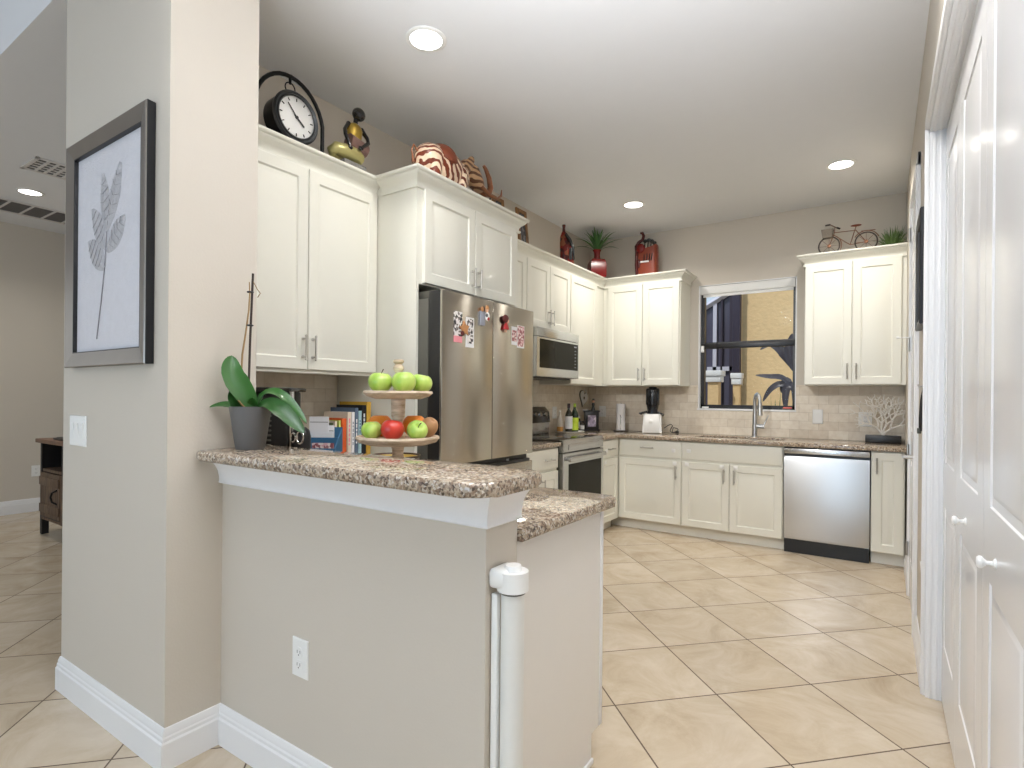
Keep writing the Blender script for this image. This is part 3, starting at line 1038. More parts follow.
CP = [(0, 2.408), (0.012, 2.408), (0.015, 2.413), (0.015, 2.422), (0.005, 2.427), (0.007, 2.442), (0.018, 2.456), (0.036, 2.470), (0.044, 2.480), (0.044, 2.486), (0.056, 2.490), (0.060, 2.496), (0.060, 2.506), (0, 2.506)]


def crown(parent, path, m='cab'):
    """crown moulding run; local xy path, outward is to the right of travel"""
    return MB().sweep(path, CP).build('crown_molding', M[m], parent, smooth=40)


def lock(parent, x, z, y=-0.02):
    b = MB()
    b.box(x - 0.018, x + 0.018, y - 0.010, y, z - 0.016, z + 0.016, bev=0.004)
    return b.build('child_lock', M['white'], parent)


def upper(label, loc, rz, wd, z0, z1, depth, doors, hz=None, body=None, hside=None):
    """doors: [(x0,x1,handle x or None)], front faces -y local at y=0"""
    t = thing('wall_cabinet', label, 'cabinet', loc, rz)
    bx0, bx1 = body if body else (0, wd)
    MB().box(bx0, bx1, 0, depth, z0, z1).build('body', M['cab'], t, smooth=0)
    for x0, x1, hx in doors:
        d = door_front(x0, x1, z0 + 0.006, min(z1, 2.425) - 0.010).build('door', M['cab'], t, smooth=25)
        if hx is not None:
            pull(hx, z0 + (hz or 0.115), True, 0.105, parent=d)
    return t


UZ0, UZ1 = 1.39, 2.506
DEP = 0.323
# -- left wall, front face at x = -2.44 (+ 20 mm doors)
XF = -2.442
t = upper('tall cream wall cabinet between the beige wall end and the refrigerator cabinet', (XF, 1.29, 0), R(90), 0.925, UZ0, UZ1, DEP,
          [(0.008, 0.462, 0.435), (0.467, 0.920, 0.492)])
crown(t, [(0.0, 0), (0.925, 0)])
MB().box(0.0, 0.924, -0.004, 0.02, UZ0 - 0.012, UZ0).build('light_rail', M['cab'], t)
# refrigerator surround: side panels + cabinet over it
FX = -2.12
t = thing('refrigerator_cabinet', 'deep cream cabinet above the refrigerator with tall side panel', 'cabinet', (FX, 2.215, 0), R(90))
MB().box(0, 0.02, 0, 0.645, 0, UZ1).build('side_panel', M['cab'], t, smooth=0)
MB().box(0.985, 1.005, 0, 0.645, 0, UZ1).build('side_panel', M['cab'], t, smooth=0)
MB().box(0.02, 0.985, 0, 0.645, 1.885, UZ1).build('body', M['cab'], t, smooth=0)
for x0, x1, hx in ((0.047, 0.497, 0.470), (0.502, 0.960, 0.528)):
    d = door_front(x0, x1, 1.893, 2.418).build('door', M['cab'], t, smooth=25)
    pull(hx, 1.993, True, 0.10, parent=d)
crown(t, [(0, 0.27), (0, 0), (1.005, 0), (1.005, 0.27)])
# next run towards the window wall
t = upper('narrow cream wall cabinet between refrigerator and microwave', (XF, 3.222, 0), R(90), 0.602, UZ0, UZ1, DEP,
          [(0.006, 0.294, 0.27), (0.299, 0.596, None)])
crown(t, [(0.0, 0), (0.602, 0)])
t = upper('short cream wall cabinet over the microwave', (XF, 3.825, 0), R(90), 0.765, 1.855, UZ1, DEP,
          [(0.004, 0.378, 0.352), (0.383, 0.760, 0.410)], hz=0.105)
crown(t, [(0, 0), (0.765, 0)])
t = upper('tall cream wall cabinet in the corner beside the microwave', (XF, 4.591, 0), R(90), 0.77, UZ0, UZ1, DEP,
          [(0.006, 0.57, None)], body=(0, 1.085))
crown(t, [(0, 0), (0.773, 0)])
# -- window wall
YF = 5.362
t = upper('tall cream wall cabinet left of the window over paper towels', (-2.440, YF, 0), 0, 0.80, UZ0, UZ1, DEP,
          [(0.055, 0.428, 0.398), (0.433, 0.800, 0.462)], body=(0, 0.812))
crown(t, [(0.0, 0), (0.812, 0), (0.812, 0.323)])
t = upper('tall cream wall cabinet right of the window below toy bicycle', (-0.556, YF, 0), 0, 0.70, UZ0, UZ1, DEP,
          [(0.005, 0.348, 0.318), (0.353, 0.686, 0.382)], body=(0, 0.719))
crown(t, [(0, 0.323), (0, 0), (0.719, 0)])


# -- base cabinets
BZ = 0.878


def base(label, loc, rz, wd, depth, fronts, x0=0.0, kick=0.075, sink=False):
    t = thing('base_cabinet', label, 'cabinet', loc, rz)
    b = MB()
    if sink:
        b.box(x0, wd, 0, depth, 0.10, 0.66).box(x0, wd, 0, 0.03, 0.66, BZ)
    else:
        b.box(x0, wd, 0, depth, 0.10, BZ)
    b.build('body', M['cab'], t, smooth=0)
    MB().box(x0 * 5, wd, kick, kick + 0.02, 0, 0.10).build('toe_kick', M['kick'], t, smooth=0)
    for f in fronts:
        kind, a0, a1, z0, z1, hx, hz, vert = f[:8]
        o = (door_front if kind == 'door' else drawer_front)(a0, a1, z0, z1).build(kind, M['cab'], t, smooth=25)
        if hx is not None:
            pull(hx, hz, vert, 0.10 if vert else 0.105, parent=o)
        for (lx, lz) in f[8:]:
            lock(o, lx, lz)
    return t


BY = 5.082
bd = YB - BY - 0.002
base('cream base cabinet with a drawer below the white juicer', (-2.14, BY, 0), 0, 0.622, bd,
     [('drawer', 0.014, 0.617, 0.712, 0.868, 0.30, 0.80, False, (0.548, 0.785)), ('door', 0.014, 0.617, 0.106, 0.690, 0.572, 0.585, True, (0.560, 0.668))], x0=-0.02)
base('cream sink cabinet with plain front panel and two doors', (-1.518, BY, 0), 0, 0.842, bd,
     [('drawer', 0.008, 0.836, 0.712, 0.868, None, 0, False, (0.065, 0.79)),
      ('door', 0.008, 0.416, 0.106, 0.690, 0.372, 0.585, True, (0.05, 0.668), (0.355, 0.668)),
      ('door', 0.421, 0.836, 0.106, 0.690, 0.458, 0.585, True, (0.47, 0.668))], sink=True)
base('narrow cream base cabinet at the right end beside the dishwasher', (-0.060, BY, 0), 0, 0.213, bd,
     [('door', 0.008, 0.205, 0.106, 0.868, 0.036, 0.765, True)])
# left wall base cabinets
LXF = -2.14
ld = 0.622
base('cream base cabinet with drawer left of the range', (LXF, 3.224, 0), R(90), 0.616, ld,
     [('drawer', 0.006, 0.610, 0.712, 0.868, 0.45, 0.785, False), ('door', 0.006, 0.310, 0.106, 0.690, None, 0, True), ('door', 0.315, 0.610, 0.106, 0.690, 0.36, 0.585, True)])
base('slim cream base cabinet between the range and corner', (LXF, 4.640, 0), R(90), 0.44, ld,
     [('drawer', 0.006, 0.38, 0.712, 0.868, 0.2, 0.785, False, (0.10, 0.775)), ('door', 0.006, 0.38, 0.106, 0.690, None, 0, True, (0.08, 0.668))])
base('cream base cabinet under the left counter behind the bar', (LXF, 1.86, 0), R(90), 0.34, ld,
     [('drawer', 0.006, 0.334, 0.712, 0.868, 0.17, 0.785, False), ('door', 0.006, 0.334, 0.106, 0.690, 0.28, 0.585, True)])
# peninsula: backs onto the half wall, pale end panel at the walkway
t = thing('peninsula_cabinet', 'pale peninsula cabinet end below the lower granite counter', 'cabinet', (-0.83, 1.830, 0), R(180))
MB().box(0.012, 1.27, 0.0, 0.592, 0.10, BZ).build('body', M['cab'], t, smooth=0)
b = MB()
b.prism([(0.0, 0.10), (0.0, BZ), (0.592, BZ), (0.592, 0.0), (0.075, 0.0), (0.075, 0.10)], 0, 0.012, mtx=Matrix(((0, 0, 1, 0), (1, 0, 0, 0), (0, 1, 0, 0), (0, 0, 0, 1))))
b.build('end_panel', M['endp'], t, smooth=0)
MB().box(-0.004, 0.014, -0.004, 0.018, 0.10, BZ, bev=0.003).build('corner_strip', M['trim'], t)
MB().box(-0.012, 0.0, 0.075, 0.592, 0.0, 0.022, bev=0.008).build('shoe_molding', M['trim'], t)
MB().box(0.012, 1.27, 0.075, 0.095, 0, 0.10).build('toe_kick', M['kick'], t, smooth=0)
for k in range(2):
    x0 = 0.02 + 0.62 * k
    door_front(x0, x0 + 0.61, 0.106, 0.690).build('door', M['cab'], t, smooth=25)
    drawer_front(x0, x0 + 0.61, 0.712, 0.868).build('drawer', M['cab'], t, smooth=25)

# -- worktops
tag(MB().prism([] + arc(-0.795, 1.043, 0.060, -90, 0, 8) + arc(-0.795, 1.225, 0.060, 0, 90, 8) + [(-2.30, 1.285), (-2.30, YC1 + 0.002), (XC1 + 0.002, YC1 + 0.002), (XC1 + 0.002, 1.012), (-1.985, 0.992), (-1.955, 0.983)], 1.0355, 1.071, bev=0.012).build('bar_top', M['granite'], smooth=50),
    'raised speckled granite bar top on the half wall', 'countertop')
tag(MB().prism([(-2.757, YC1 + 0.002), (-2.30, YC1 + 0.002), (-2.30, HY1 + 0.002)] + [(-0.79, HY1 + 0.002)] + arc(-0.815, 1.850, 0.025, 0, 90, 5) + [(-2.105, 1.875), (-2.105, 2.203), (-2.757, 2.203)], BZ + 0.0005, ZCT, bev=0.011).build('peninsula_counter', M['granite'], smooth=50),
    'lower speckled granite counter of the peninsula behind the bar', 'countertop')
tag(MB().prism([(-2.757, 3.224), (-2.105, 3.224), (-2.105, 3.845), (-2.757, 3.845)], BZ + 0.0005, ZCT, bev=0.01).build('small_counter', M['granite'], smooth=50),
    'small granite counter between refrigerator and range', 'countertop')
SX0, SX1, SY0, SY1 = -1.44, -0.70, 5.20, 5.52
b = MB()
b.box(-2.757, -2.105, 4.634, YB - 0.009, BZ + 0.0005, ZCT, bev=0.006).box(-2.14, SX0, 5.036, YB - 0.009, BZ + 0.0005, ZCT, bev=0.006)
b.box(SX0 - 0.01, SX1 + 0.01, 5.036, SY0, BZ + 0.0005, ZCT, bev=0.006).box(SX0 - 0.01, SX1 + 0.01, SY1, YB - 0.009, BZ + 0.0005, ZCT, bev=0.006)
b.box(SX1, 0.160, 5.036, YB - 0.009, BZ + 0.0005, ZCT, bev=0.006)
tag(b.build('sink_counter', M['granite'], smooth=50), 'long granite counter under the window turning the corner to the range', 'countertop')

# -- sink and faucet
t = thing('kitchen_sink', 'steel undermount sink below the window', 'sink', ((SX0 + SX1) / 2, (SY0 + SY1) / 2, BZ))
sw, sd = (SX1 - SX0) / 2 - 0.004, (SY1 - SY0) / 2 - 0.004
b = MB()
b.box(-sw, sw, -sd, sd, -0.20, -0.196).box(-sw, -sw + 0.004, -sd, sd, -0.2, 0.0).box(sw - 0.004, sw, -sd, sd, -0.2, 0).box(-sw, sw, -sd, -sd + 0.004, -0.2, 0).box(-sw, sw, sd - 0.004, sd, -0.2, 0)
b.build('basin', M['steel'], t)
MB().cyl((0, 0, -0.197), (0, 0, -0.192), 0.045).build('drain', M['chrome'], t)
t = thing('faucet', 'tall brushed steel pull-down faucet behind the sink', 'faucet', (-0.985, 5.56, ZCT))
b = MB()
b.lathe([(0.030, 0), (0.030, 0.006), (0.024, 0.012), (0.022, 0.10), (0.020, 0.20), (0.0145, 0.26)])
pts = [(0, 0, 0.25)] + [(0.0, -0.075 + 0.075 * math.cos(R(a)), 0.325 + 0.075 * math.sin(R(a))) for a in range(0, 181, 15)]
pts = [(p[0] + (-p[1]) * 0.45, p[1], p[2]) for p in pts]
b.tube(pts, 0.016, n=14)
b.build('spout', M['steel'], t)
MB().cyl((0.0675, -0.15, 0.325), (0.072, -0.155, 0.205), 0.019, 0.023).build('spray_head', M['steel'], t)
b = MB()
b.cyl((0.015, 0, 0.10), (0.085, 0, 0.10), 0.021, 0.020).tube([(0.075, 0, 0.105), (0.095, 0, 0.15), (0.118, -0.002, 0.205)], [0.008, 0.006, 0.004])
b.build('handle', M['steel'], t)
# ================================================================== APPLIANCES
# refrigerator (faces +x): local x along the wall, local -y towards the room
t = thing('refrigerator', 'stainless french-door refrigerator with photos and magnets', 'refrigerator', (-1.945, 2.232, 0), R(90))
FW = 0.925
MB().box(0.006, FW - 0.006, 0.105, 0.80, 0.03, 1.80, bev=0.006).build('body', M['darkgrey'], t)
for x0, x1 in ((0.0, FW / 2 - 0.003), (FW / 2 + 0.003, FW)):
    b = MB()
    b.mi = 1
    b.box(x0 + 0.001, x1 - 0.001, 0.006, 0.098, 0.895, 1.838, bev=0.004)
    b.mi = 0
    b.box(x0, x1, 0.0, 0.016, 0.893, 1.84, bev=0.004)
    b.build('door', [M['fridge'], M['black']], t)
b = MB()
b.mi = 1
b.box(0.001, FW - 0.001, 0.02, 0.098, 0.06, 0.86, bev=0.004).box(0.004, FW - 0.004, 0.045, 0.10, 0.84, 0.895)
b.mi = 0
b.box(0, FW, 0.0, 0.018, 0.06, 0.845, bev=0.004)
b.build('freezer_drawer', [M['fridge'], M['black']], t)
for x0 in (0.02, FW - 0.10):
    MB().box(x0, x0 + 0.08, 0.03, 0.20, 1.80, 1.845, bev=0.01).build('hinge_cover', M['darkgrey'], t)
for x0 in (0.06, FW - 0.06):
    MB().cyl((x0, 0.2, 0), (x0, 0.2, 0.03), 0.02).build('foot', M['black'], t)
MB().box(0.675, 0.705, 0.04, 0.046, 0.858, 0.872).build('badge', M['chrome'], t)

# photographs and magnets on the refrigerator doors (world x = door face)
FXF = -1.945


def on_fridge(y, z):
    return (FXF + 0.0005, y, z)


t = thing('photo_strip', 'black and white photo strip with pink end on refrigerator door', 'photo', on_fridge(2.362, 1.640), R(90))
MB().box(-0.036, 0.036, -0.0015, 0, -0.04, 0.095).build('print', M['photobw'], t, smooth=0)
MB().box(-0.036, 0.036, -0.0018, 0, -0.075, -0.04).build('pink_end', M['pink'], t, smooth=0)
t = thing('photo_strip', 'black and white photo strip with white border beside the pink-ended one', 'photo', on_fridge(2.468, 1.625), R(90))
MB().box(-0.037, 0.037, -0.0015, 0, -0.08, 0.09).build('border', M['paper'], t, smooth=0)
MB().box(-0.029, 0.029, -0.002, 0, -0.058, 0.083).build('print', M['photobw'], t, smooth=0)
t = thing('magnet', 'orange star-shaped magnet holding two photo strips', 'magnet', on_fridge(2.415, 1.645), R(90))
t.scale = (0.74, 0.74, 0.74)
pts = []
for i in range(10):
    rr = 0.062 if i % 2 == 0 else 0.030
    a = R(90 + 36 * i + 8)
    pts.append((rr * math.cos(a), rr * math.sin(a)))
MB().prism(pts, 0.002, 0.012, mtx=Matrix.Rotation(R(90), 4, 'X'), bev=0.003).build('star', M['magorange'], t)
MB().ball((-0.03, -0.012, -0.038), 0.02, (1, 0.5, 1)).build('dark_blob', M['magdark'], t)
t = thing('magnet', 'small figure magnet with orange hat and grey booklet', 'magnet', on_fridge(2.600, 1.735), R(90))
t.scale = (0.74, 0.74, 0.74)
MB().box(-0.055, 0.005, -0.012, 0, -0.07, 0.04, bev=0.002).build('booklet', M['maggrey'], t)
b = MB().ball((0.028, -0.014, 0.005), 0.026, (1, 0.55, 1.3))
b.build('body', M['white'], t)
MB().ball((0.03, -0.022, -0.012), 0.015, (1, 0.6, 1)).build('red_scarf', M['magred'], t)
MB().ball((0.012, -0.02, 0.012), 0.014, (1, 0.6, 1.2)).build('dark_coat', M['figblack'], t)
MB().ball((0.02, -0.013, 0.052), 0.017, (1, 0.6, 1)).build('head', M['skin'], t)
MB().lathe([(0.026, 0.060), (0.018, 0.090)], c=(0.023, -0.015, 0), n=18, mtx=Matrix.Diagonal((1, 0.5, 1, 1)), caps=True).ball((-0.035, -0.01, 0.055), 0.016, (1, 0.6, 1.3)).build('hat', M['magorange'], t)
t = thing('magnet', 'red doll magnet with dark red hair on refrigerator door', 'magnet', on_fridge(2.810, 1.722), R(90))
t.scale = (0.74, 0.74, 0.74)
MB().ball((-0.008, -0.019, 0.035), 0.036, (1.15, 0.5, 0.95)).build('hair', M['magdark'], t)
MB().ball((0.014, -0.024, 0.020), 0.02, (1, 0.5, 1)).build('face', M['skin'], t)
MB().lathe([(0.040, -0.052), (0.030, -0.02), (0.012, 0.006)], c=(0.004, -0.017, 0), n=20, mtx=Matrix.Diagonal((1, 0.38, 1, 1)), caps=True).build('dress', M['magred'], t)
b = MB().cyl((-0.006, -0.012, -0.075), (-0.006, -0.012, -0.05), 0.006, n=8)
b.cyl((0.014, -0.012, -0.075), (0.014, -0.012, -0.05), 0.006, n=8)
b.build('legs', M['skin'], t)
t = thing('photo_card', 'slim cream and pink card on refrigerator door', 'photo', on_fridge(2.922, 1.655), R(90))
MB().box(-0.030, 0.030, -0.0012, 0, -0.058, 0.058).build('card', M['paper'], t, smooth=0)
MB().box(-0.026, 0.026, -0.0018, -0.001, -0.035, 0.035).build('print', M['photopink'], t, smooth=0)
t = thing('photo_card', 'pink photo collage card nearest the edge of refrigerator door', 'photo', on_fridge(2.998, 1.655), R(90))
MB().box(-0.042, 0.042, -0.0012, 0, -0.072, 0.072).build('card', M['paper'], t, smooth=0)
MB().box(-0.039, 0.039, -0.0018, -0.001, -0.062, 0.069).build('print', M['photopink'], t, smooth=0)

# microwave over the range
t = thing('microwave', 'stainless over-the-range microwave with smoked glass door', 'microwave', (-2.352, 3.868, 1.438), R(90))
MW, MH = 0.757, 0.41
MB().box(0.002, MW - 0.002, 0.03, 0.40, 0.0, MH, bev=0.003).build('body', M['black'], t)
b = MB()
b.box(0, MW, 0, 0.032, MH - 0.075, MH, bev=0.004)
b.build('vent_panel', M['steelh'], t)
b = MB()
b.rings([rect_loop(0, MW, 0.002, MH - 0.078, i, y) for i, y in ((0, 0.03), (0, 0.003), (0.004, 0.0))], cap_last=False)
b.rings([rect_loop(0.004, MW - 0.004, 0.006, MH - 0.082, 0, 0), [(0.05, 0, 0.075), (MW - 0.02, 0, 0.075), (MW - 0.02, 0, MH - 0.095), (0.05, 0, MH - 0.095)]], cap_last=False)
b.build('door', M['steelh'], t, smooth=0)
MB().box(0.05, MW - 0.02, -0.001, 0.012, 0.075, MH - 0.095).build('door_glass', M['mwglass'], t, smooth=0)
b = MB()
for k in range(6):
    b.box(MW - 0.085, MW - 0.060, -0.0018, 0, 0.10 + 0.03 * k, 0.106 + 0.03 * k)
b.box(MW - 0.095, MW - 0.05, -0.0018, 0, 0.284, 0.296)
b.build('control_panel', M['maggrey'], t, smooth=0)
MB().box(0.05, MW - 0.10, 0.04, 0.34, -0.012, 0.001).build('vent_grille', M['black'], t)

# range
t = thing('range', 'stainless range with black glass oven door and backguard', 'range', (-2.105, 3.868, 0), R(90))
RW = 0.757
MB().box(0.003, RW - 0.003, 0.02, 0.62, 0.03, 0.905).build('body', M['darkgrey'], t, smooth=0)
MB().box(0.0, RW, 0.0, 0.60, 0.905, 0.922, bev=0.004).build('cooktop', M['blackgloss'], t)
b = MB()
for (bx, by, br) in ((0.20, 0.17, 0.10), (0.56, 0.17, 0.085), (0.20, 0.43, 0.075), (0.56, 0.43, 0.10)):
    b.lathe([(br - 0.003, 0.9222), (br, 0.9226)], c=(bx, by, 0), n=32)
b.build('burner_ring', M['darkgrey'], t)
b = MB()
b.box(0.0, RW, -0.008, 0.03, 0.825, 0.924, bev=0.006).box(0.09, RW - 0.09, -0.012, -0.004, 0.842, 0.888, bev=0.003)
b.build('front_panel', M['steelh'], t)
d = MB()
d.rings([rect_loop(0.002, RW - 0.002, 0.195, 0.815, i, y) for i, y in ((0, 0.03), (0, -0.008), (0.005, -0.013))], cap_last=False)
d.rings([rect_loop(0.007, RW - 0.007, 0.200, 0.810, 0, -0.013), [(0.085, -0.013, 0.27), (RW - 0.05, -0.013, 0.27), (RW - 0.05, -0.013, 0.728), (0.085, -0.013, 0.728)]], cap_last=False)
dd = d.build('oven_door', M['steelh'], t, smooth=0)
MB().box(0.085, RW - 0.05, -0.014, 0.0, 0.27, 0.728).build('oven_glass', M['mwglass'], dd, smooth=0)
b = MB().box(0.03, RW - 0.03, -0.058, -0.034, 0.752, 0.788, bev=0.010)
for x in (0.06, RW - 0.06):
    b.box(x - 0.012, x + 0.012, -0.04, -0.012, 0.757, 0.783, bev=0.003)
b.build('oven_handle', M['steelh'], dd)
MB().box(0.002, RW - 0.002, -0.006, 0.03, 0.05, 0.185, bev=0.004).build('warming_drawer', M['steelh'], t)
b = MB()
b.box(0.0, RW, 0.555, 0.64, 0.922, 1.03, bev=0.006)
b.build('backguard', M['steelh'], t)
b = MB()
b.prism([(0.545, 1.03), (0.575, 1.02), (0.645, 1.02), (0.645, 1.175), (0.605, 1.175), (0.56, 1.13)], 0.0, RW, mtx=Matrix(((0, 0, 1, 0), (1, 0, 0, 0), (0, 1, 0, 0), (0, 0, 0, 1))), bev=0.004)
cp = b.build('control_console', M['blackgloss'], t)
for x in (0.09, 0.18, 0.50, 0.59, 0.68):
    MB().cyl((x, 0.575, 1.100), (x, 0.545, 1.106), 0.021, 0.018, n=20).build('knob', M['chrome'], cp)
MB().box(0.28, 0.42, 0.553, 0.56, 1.07, 1.11).build('display', M['mwglass'], cp)

# dishwasher (faces -y)
t = thing('dishwasher', 'stainless dishwasher with black base under the counter', 'dishwasher', (-0.672, 5.066, 0), 0)
DW = 0.606
MB().box(0.004, DW - 0.004, 0.03, 0.58, 0.02, 0.868).build('body', M['black'], t, smooth=0)
b = MB()
N = 24
rows = [0.118, 0.135, 0.45, 0.76, 0.800]
def dwp(i, z, k):
    u = -1 + 2 * i / N
    bow = 0.012 * (1 - u * u) * (1.0 - 0.35 * ((z - 0.118) / 0.68 - 0.5) ** 2 * 4)
    if k == 0 or k == len(rows) - 1:
        bow -= 0.006
    return (0.003 + (DW - 0.006) * i / N, 0.006 - bow, z)
for k in range(len(rows) - 1):
    for i in range(N):
        b.rings([[dwp(i, rows[k], k), dwp(i + 1, rows[k], k), dwp(i + 1, rows[k + 1], k + 1), dwp(i, rows[k + 1], k + 1)]])
bmesh.ops.remove_doubles(b.bm, verts=b.bm.verts, dist=1e-5)
bmesh.ops.recalc_face_normals(b.bm, faces=b.bm.faces)
b.box(0.003, DW - 0.003, 0.010, 0.03, 0.118, 0.800)
b.build('door', M['steel'], t, smooth=40)
MB().box(0.003, DW - 0.003, -0.002, 0.03, 0.822, 0.866, bev=0.004).build('control_strip', M['steelh'], t)
MB().box(0.003, DW - 0.003, 0.016, 0.03, 0.80, 0.822).build('grip_pocket', M['black'], t, smooth=0)
MB().box(0.004, DW - 0.004, 0.035, 0.06, 0.0, 0.115).build('kick_plate', M['black'], t, smooth=0)

# ================================================================== LIGHT FIXTURES AND VENTS
def downlight(x, y, label, energy, r=0.078):
    t = thing('recessed_light', label, 'ceiling light', (x, y, ZC), group='recessed ceiling lights')
    MB().lathe([(r, -0.0005), (r + 0.022, -0.001), (r + 0.022, -0.004), (r + 0.016, -0.007), (r, -0.007)], n=40).build('trim_ring', M['white'], t)
    MB().lathe([(0.0, -0.003), (r, -0.003), (r, -0.0035), (0, -0.0035)], n=36).build('lens', M['lampglow'], t)
    lo = lamp('downlight_lamp', 'AREA', (0, 0, -0.012), energy, (1.0, 0.955, 0.88), (0, 0, 0), shape='DISK', size=2 * r, spread=R(140))
    lo.parent = t


downlight(-1.871, 2.009, 'lit recessed ceiling light above the refrigerator walkway, nearest and largest', 4.5)
downlight(-0.262, 4.756, 'lit recessed ceiling light near the closet wall above the dishwasher', 10)
downlight(-1.880, 4.752, 'small lit recessed ceiling light in front of the corner cabinets', 12)
downlight(-6.20, 1.673, 'lit recessed ceiling light between the vents of the left hall', 8)
downlight(-0.262, 2.009, 'lit recessed ceiling light above the walkway by the closet doors', 8)


def vent(name, label, x0, x1, y0, y1, nx, ny, border=0.03):
    t = thing(name, label, 'vent', ((x0 + x1) / 2, (y0 + y1) / 2, ZC))
    hx, hy = (x1 - x0) / 2, (y1 - y0) / 2
    b = MB()
    b.box(-hx, hx, -hy, -hy + border, -0.010, -0.0005, bev=0.003).box(-hx, hx, hy - border, hy, -0.010, -0.0005, bev=0.003)
    b.box(-hx, -hx + border, -hy, hy, -0.010, -0.0005, bev=0.003).box(hx - border, hx, -hy, hy, -0.010, -0.0005, bev=0.003)
    for k in range(1, ny):
        y = -hy + border + (2 * hy - 2 * border) * k / ny
        b.box(-hx + border, hx - border, y - 0.009, y + 0.009, -0.009, -0.002)
    b.build('grille_frame', M['vent'], t)
    b = MB()
    for k in range(1, nx):
        x = -hx + border + (2 * hx - 2 * border) * k / nx
        b.box(x - 0.008, x + 0.008, -hy + border, hy - border, -0.008, -0.002)
    b.build('louvre', M['vent'], t)
    MB().box(-hx + border, hx - border, -hy + border, hy - border, -0.0025, -0.0005).build('duct_opening', M['ventdark'], t, smooth=0)


vent('supply_vent', 'small white louvred ceiling vent beside the wall end', -5.58, -5.22, 1.44, 2.20, 5, 12)
vent('return_vent', 'long grey return air grille on the ceiling behind light', -7.06, -6.60, 0.95, 2.35, 1, 8)

# ================================================================== LEFT HALL
t = thing('sideboard', 'dark rustic sideboard with open shelf and barn door', 'cabinet', (-6.30, 1.79, 0), 0)
HW, HD, HH = 1.20, 0.40, 0.855
b = MB()
b.box(-0.03, HW + 0.03, -0.03, HD + 0.01, HH - 0.035, HH, bev=0.004)
b.build('top', M['hutchtop'], t)
b = MB()
b.box(0, 0.04, 0, HD, 0.12, HH - 0.035).box(HW - 0.04, HW, 0, HD, 0.12, HH - 0.035)
b.box(0.50, 0.53, 0, HD, 0.14, HH - 0.035).box(0.04, HW - 0.04, 0, HD, 0.14, 0.17)
b.box(0.04, HW - 0.04, HD - 0.015, HD, 0.14, HH - 0.035)
b.build('body', M['blackwood'], t, smooth=0)
MB().box(0.03, HW - 0.04, 0.005, HD - 0.02, 0.565, 0.59).build('shelf', M['rustic'], t)
for x0 in (0.0, HW - 0.05):
    for y0 in (0.0, HD - 0.05):
        MB().box(x0, x0 + 0.05, y0, y0 + 0.05, 0.0, 0.13).build('leg', M['blackwood'], t, smooth=0)
b = MB()
b.box(0.045, 0.495, -0.012, 0.006, 0.175, 0.56)
dd = b.build('barn_door', M['rustic'], t, smooth=0)
for z in (0.21, 0.45):
    MB().box(0.045, 0.495, -0.022, -0.010, z, z + 0.075, bev=0.003).build('cross_board', M['rustic'], dd)
b = MB()
b.tube([(0.44, -0.012, 0.31), (0.40, -0.035, 0.33), (0.385, -0.04, 0.37), (0.40, -0.035, 0.41), (0.44, -0.012, 0.43)], 0.008)
b.build('handle', M['iron'], dd)
MB().box(0.04, 0.50, -0.004, 0.01, 0.14, 0.16).build('kick_rail', M['rustic'], t)
MB().box(0.50, 0.56, -0.008, 0.01, 0.14, 0.56).build('post', M['rustic'], t)
t = thing('tray', 'small black object lying on top of the dark sideboard', 'tray', (-5.86, 1.90, HH), 0)
MB().box(-0.18, 0.20, -0.10, 0.12, 0.0, 0.018, bev=0.006).build('base', M['black'], t)
MB().box(-0.16, 0.18, -0.08, 0.10, 0.018, 0.024, bev=0.002).build('inset', M['frameblack'], t)


def wall_plate(name, label, cat, loc, rz, kind, w_=0.072, h_=0.118):
    """plate facing -y, back at y=0"""
    t = thing(name, label, cat, loc, rz)
    b = MB()
    panel_rings(b, -w_ / 2, w_ / 2, -h_ / 2, h_ / 2, [(0, 0), (0, -0.003), (0.003, -0.006), (0.012, -0.007)])
    b.build('plate', M['white'], t)
    if kind == 'outlet':
        b = MB()
        b.prism(arc(0, 0.02, 0.017, 20, 160, 8) + arc(0, 0.02, 0.017, 200, 340, 8), 0.0065, 0.009, mtx=Matrix.Rotation(R(90), 4, 'X'))
        b.prism(arc(0, -0.02, 0.017, 20, 160, 8) + arc(0, -0.02, 0.017, 200, 340, 8), 0.0065, 0.009, mtx=Matrix.Rotation(R(90), 4, 'X'))
        b.build('receptacle', M['white'], t)
        b = MB()
        for zc in (0.022, -0.018):
            b.box(-0.008, -0.006, -0.0095, -0.008, zc - 0.005, zc + 0.005).box(0.006, 0.008, -0.0095, -0.008, zc - 0.005, zc + 0.005)
            b.box(-0.002, 0.002, -0.0095, -0.008, zc - 0.012, zc - 0.008)
        b.build('slots', M['ventdark'], t, smooth=0)
    else:
        n = max(1, round((w_ - 0.026) / 0.046))
        for k in range(n):
            xc = (k - (n - 1) / 2) * 0.046
            b = MB()
            b.prism([(-0.007, -0.033), (-0.012, 0.033), (-0.006, 0.033), (-0.006, -0.033)], -0.0165, 0.0165, mtx=Matrix.Translation((xc, 0, 0)) @ Matrix(((0, 0, 1, 0), (1, 0, 0, 0), (0, 1, 0, 0), (0, 0, 0, 1))))
            b.build('rocker', M['white'], t)
    return t


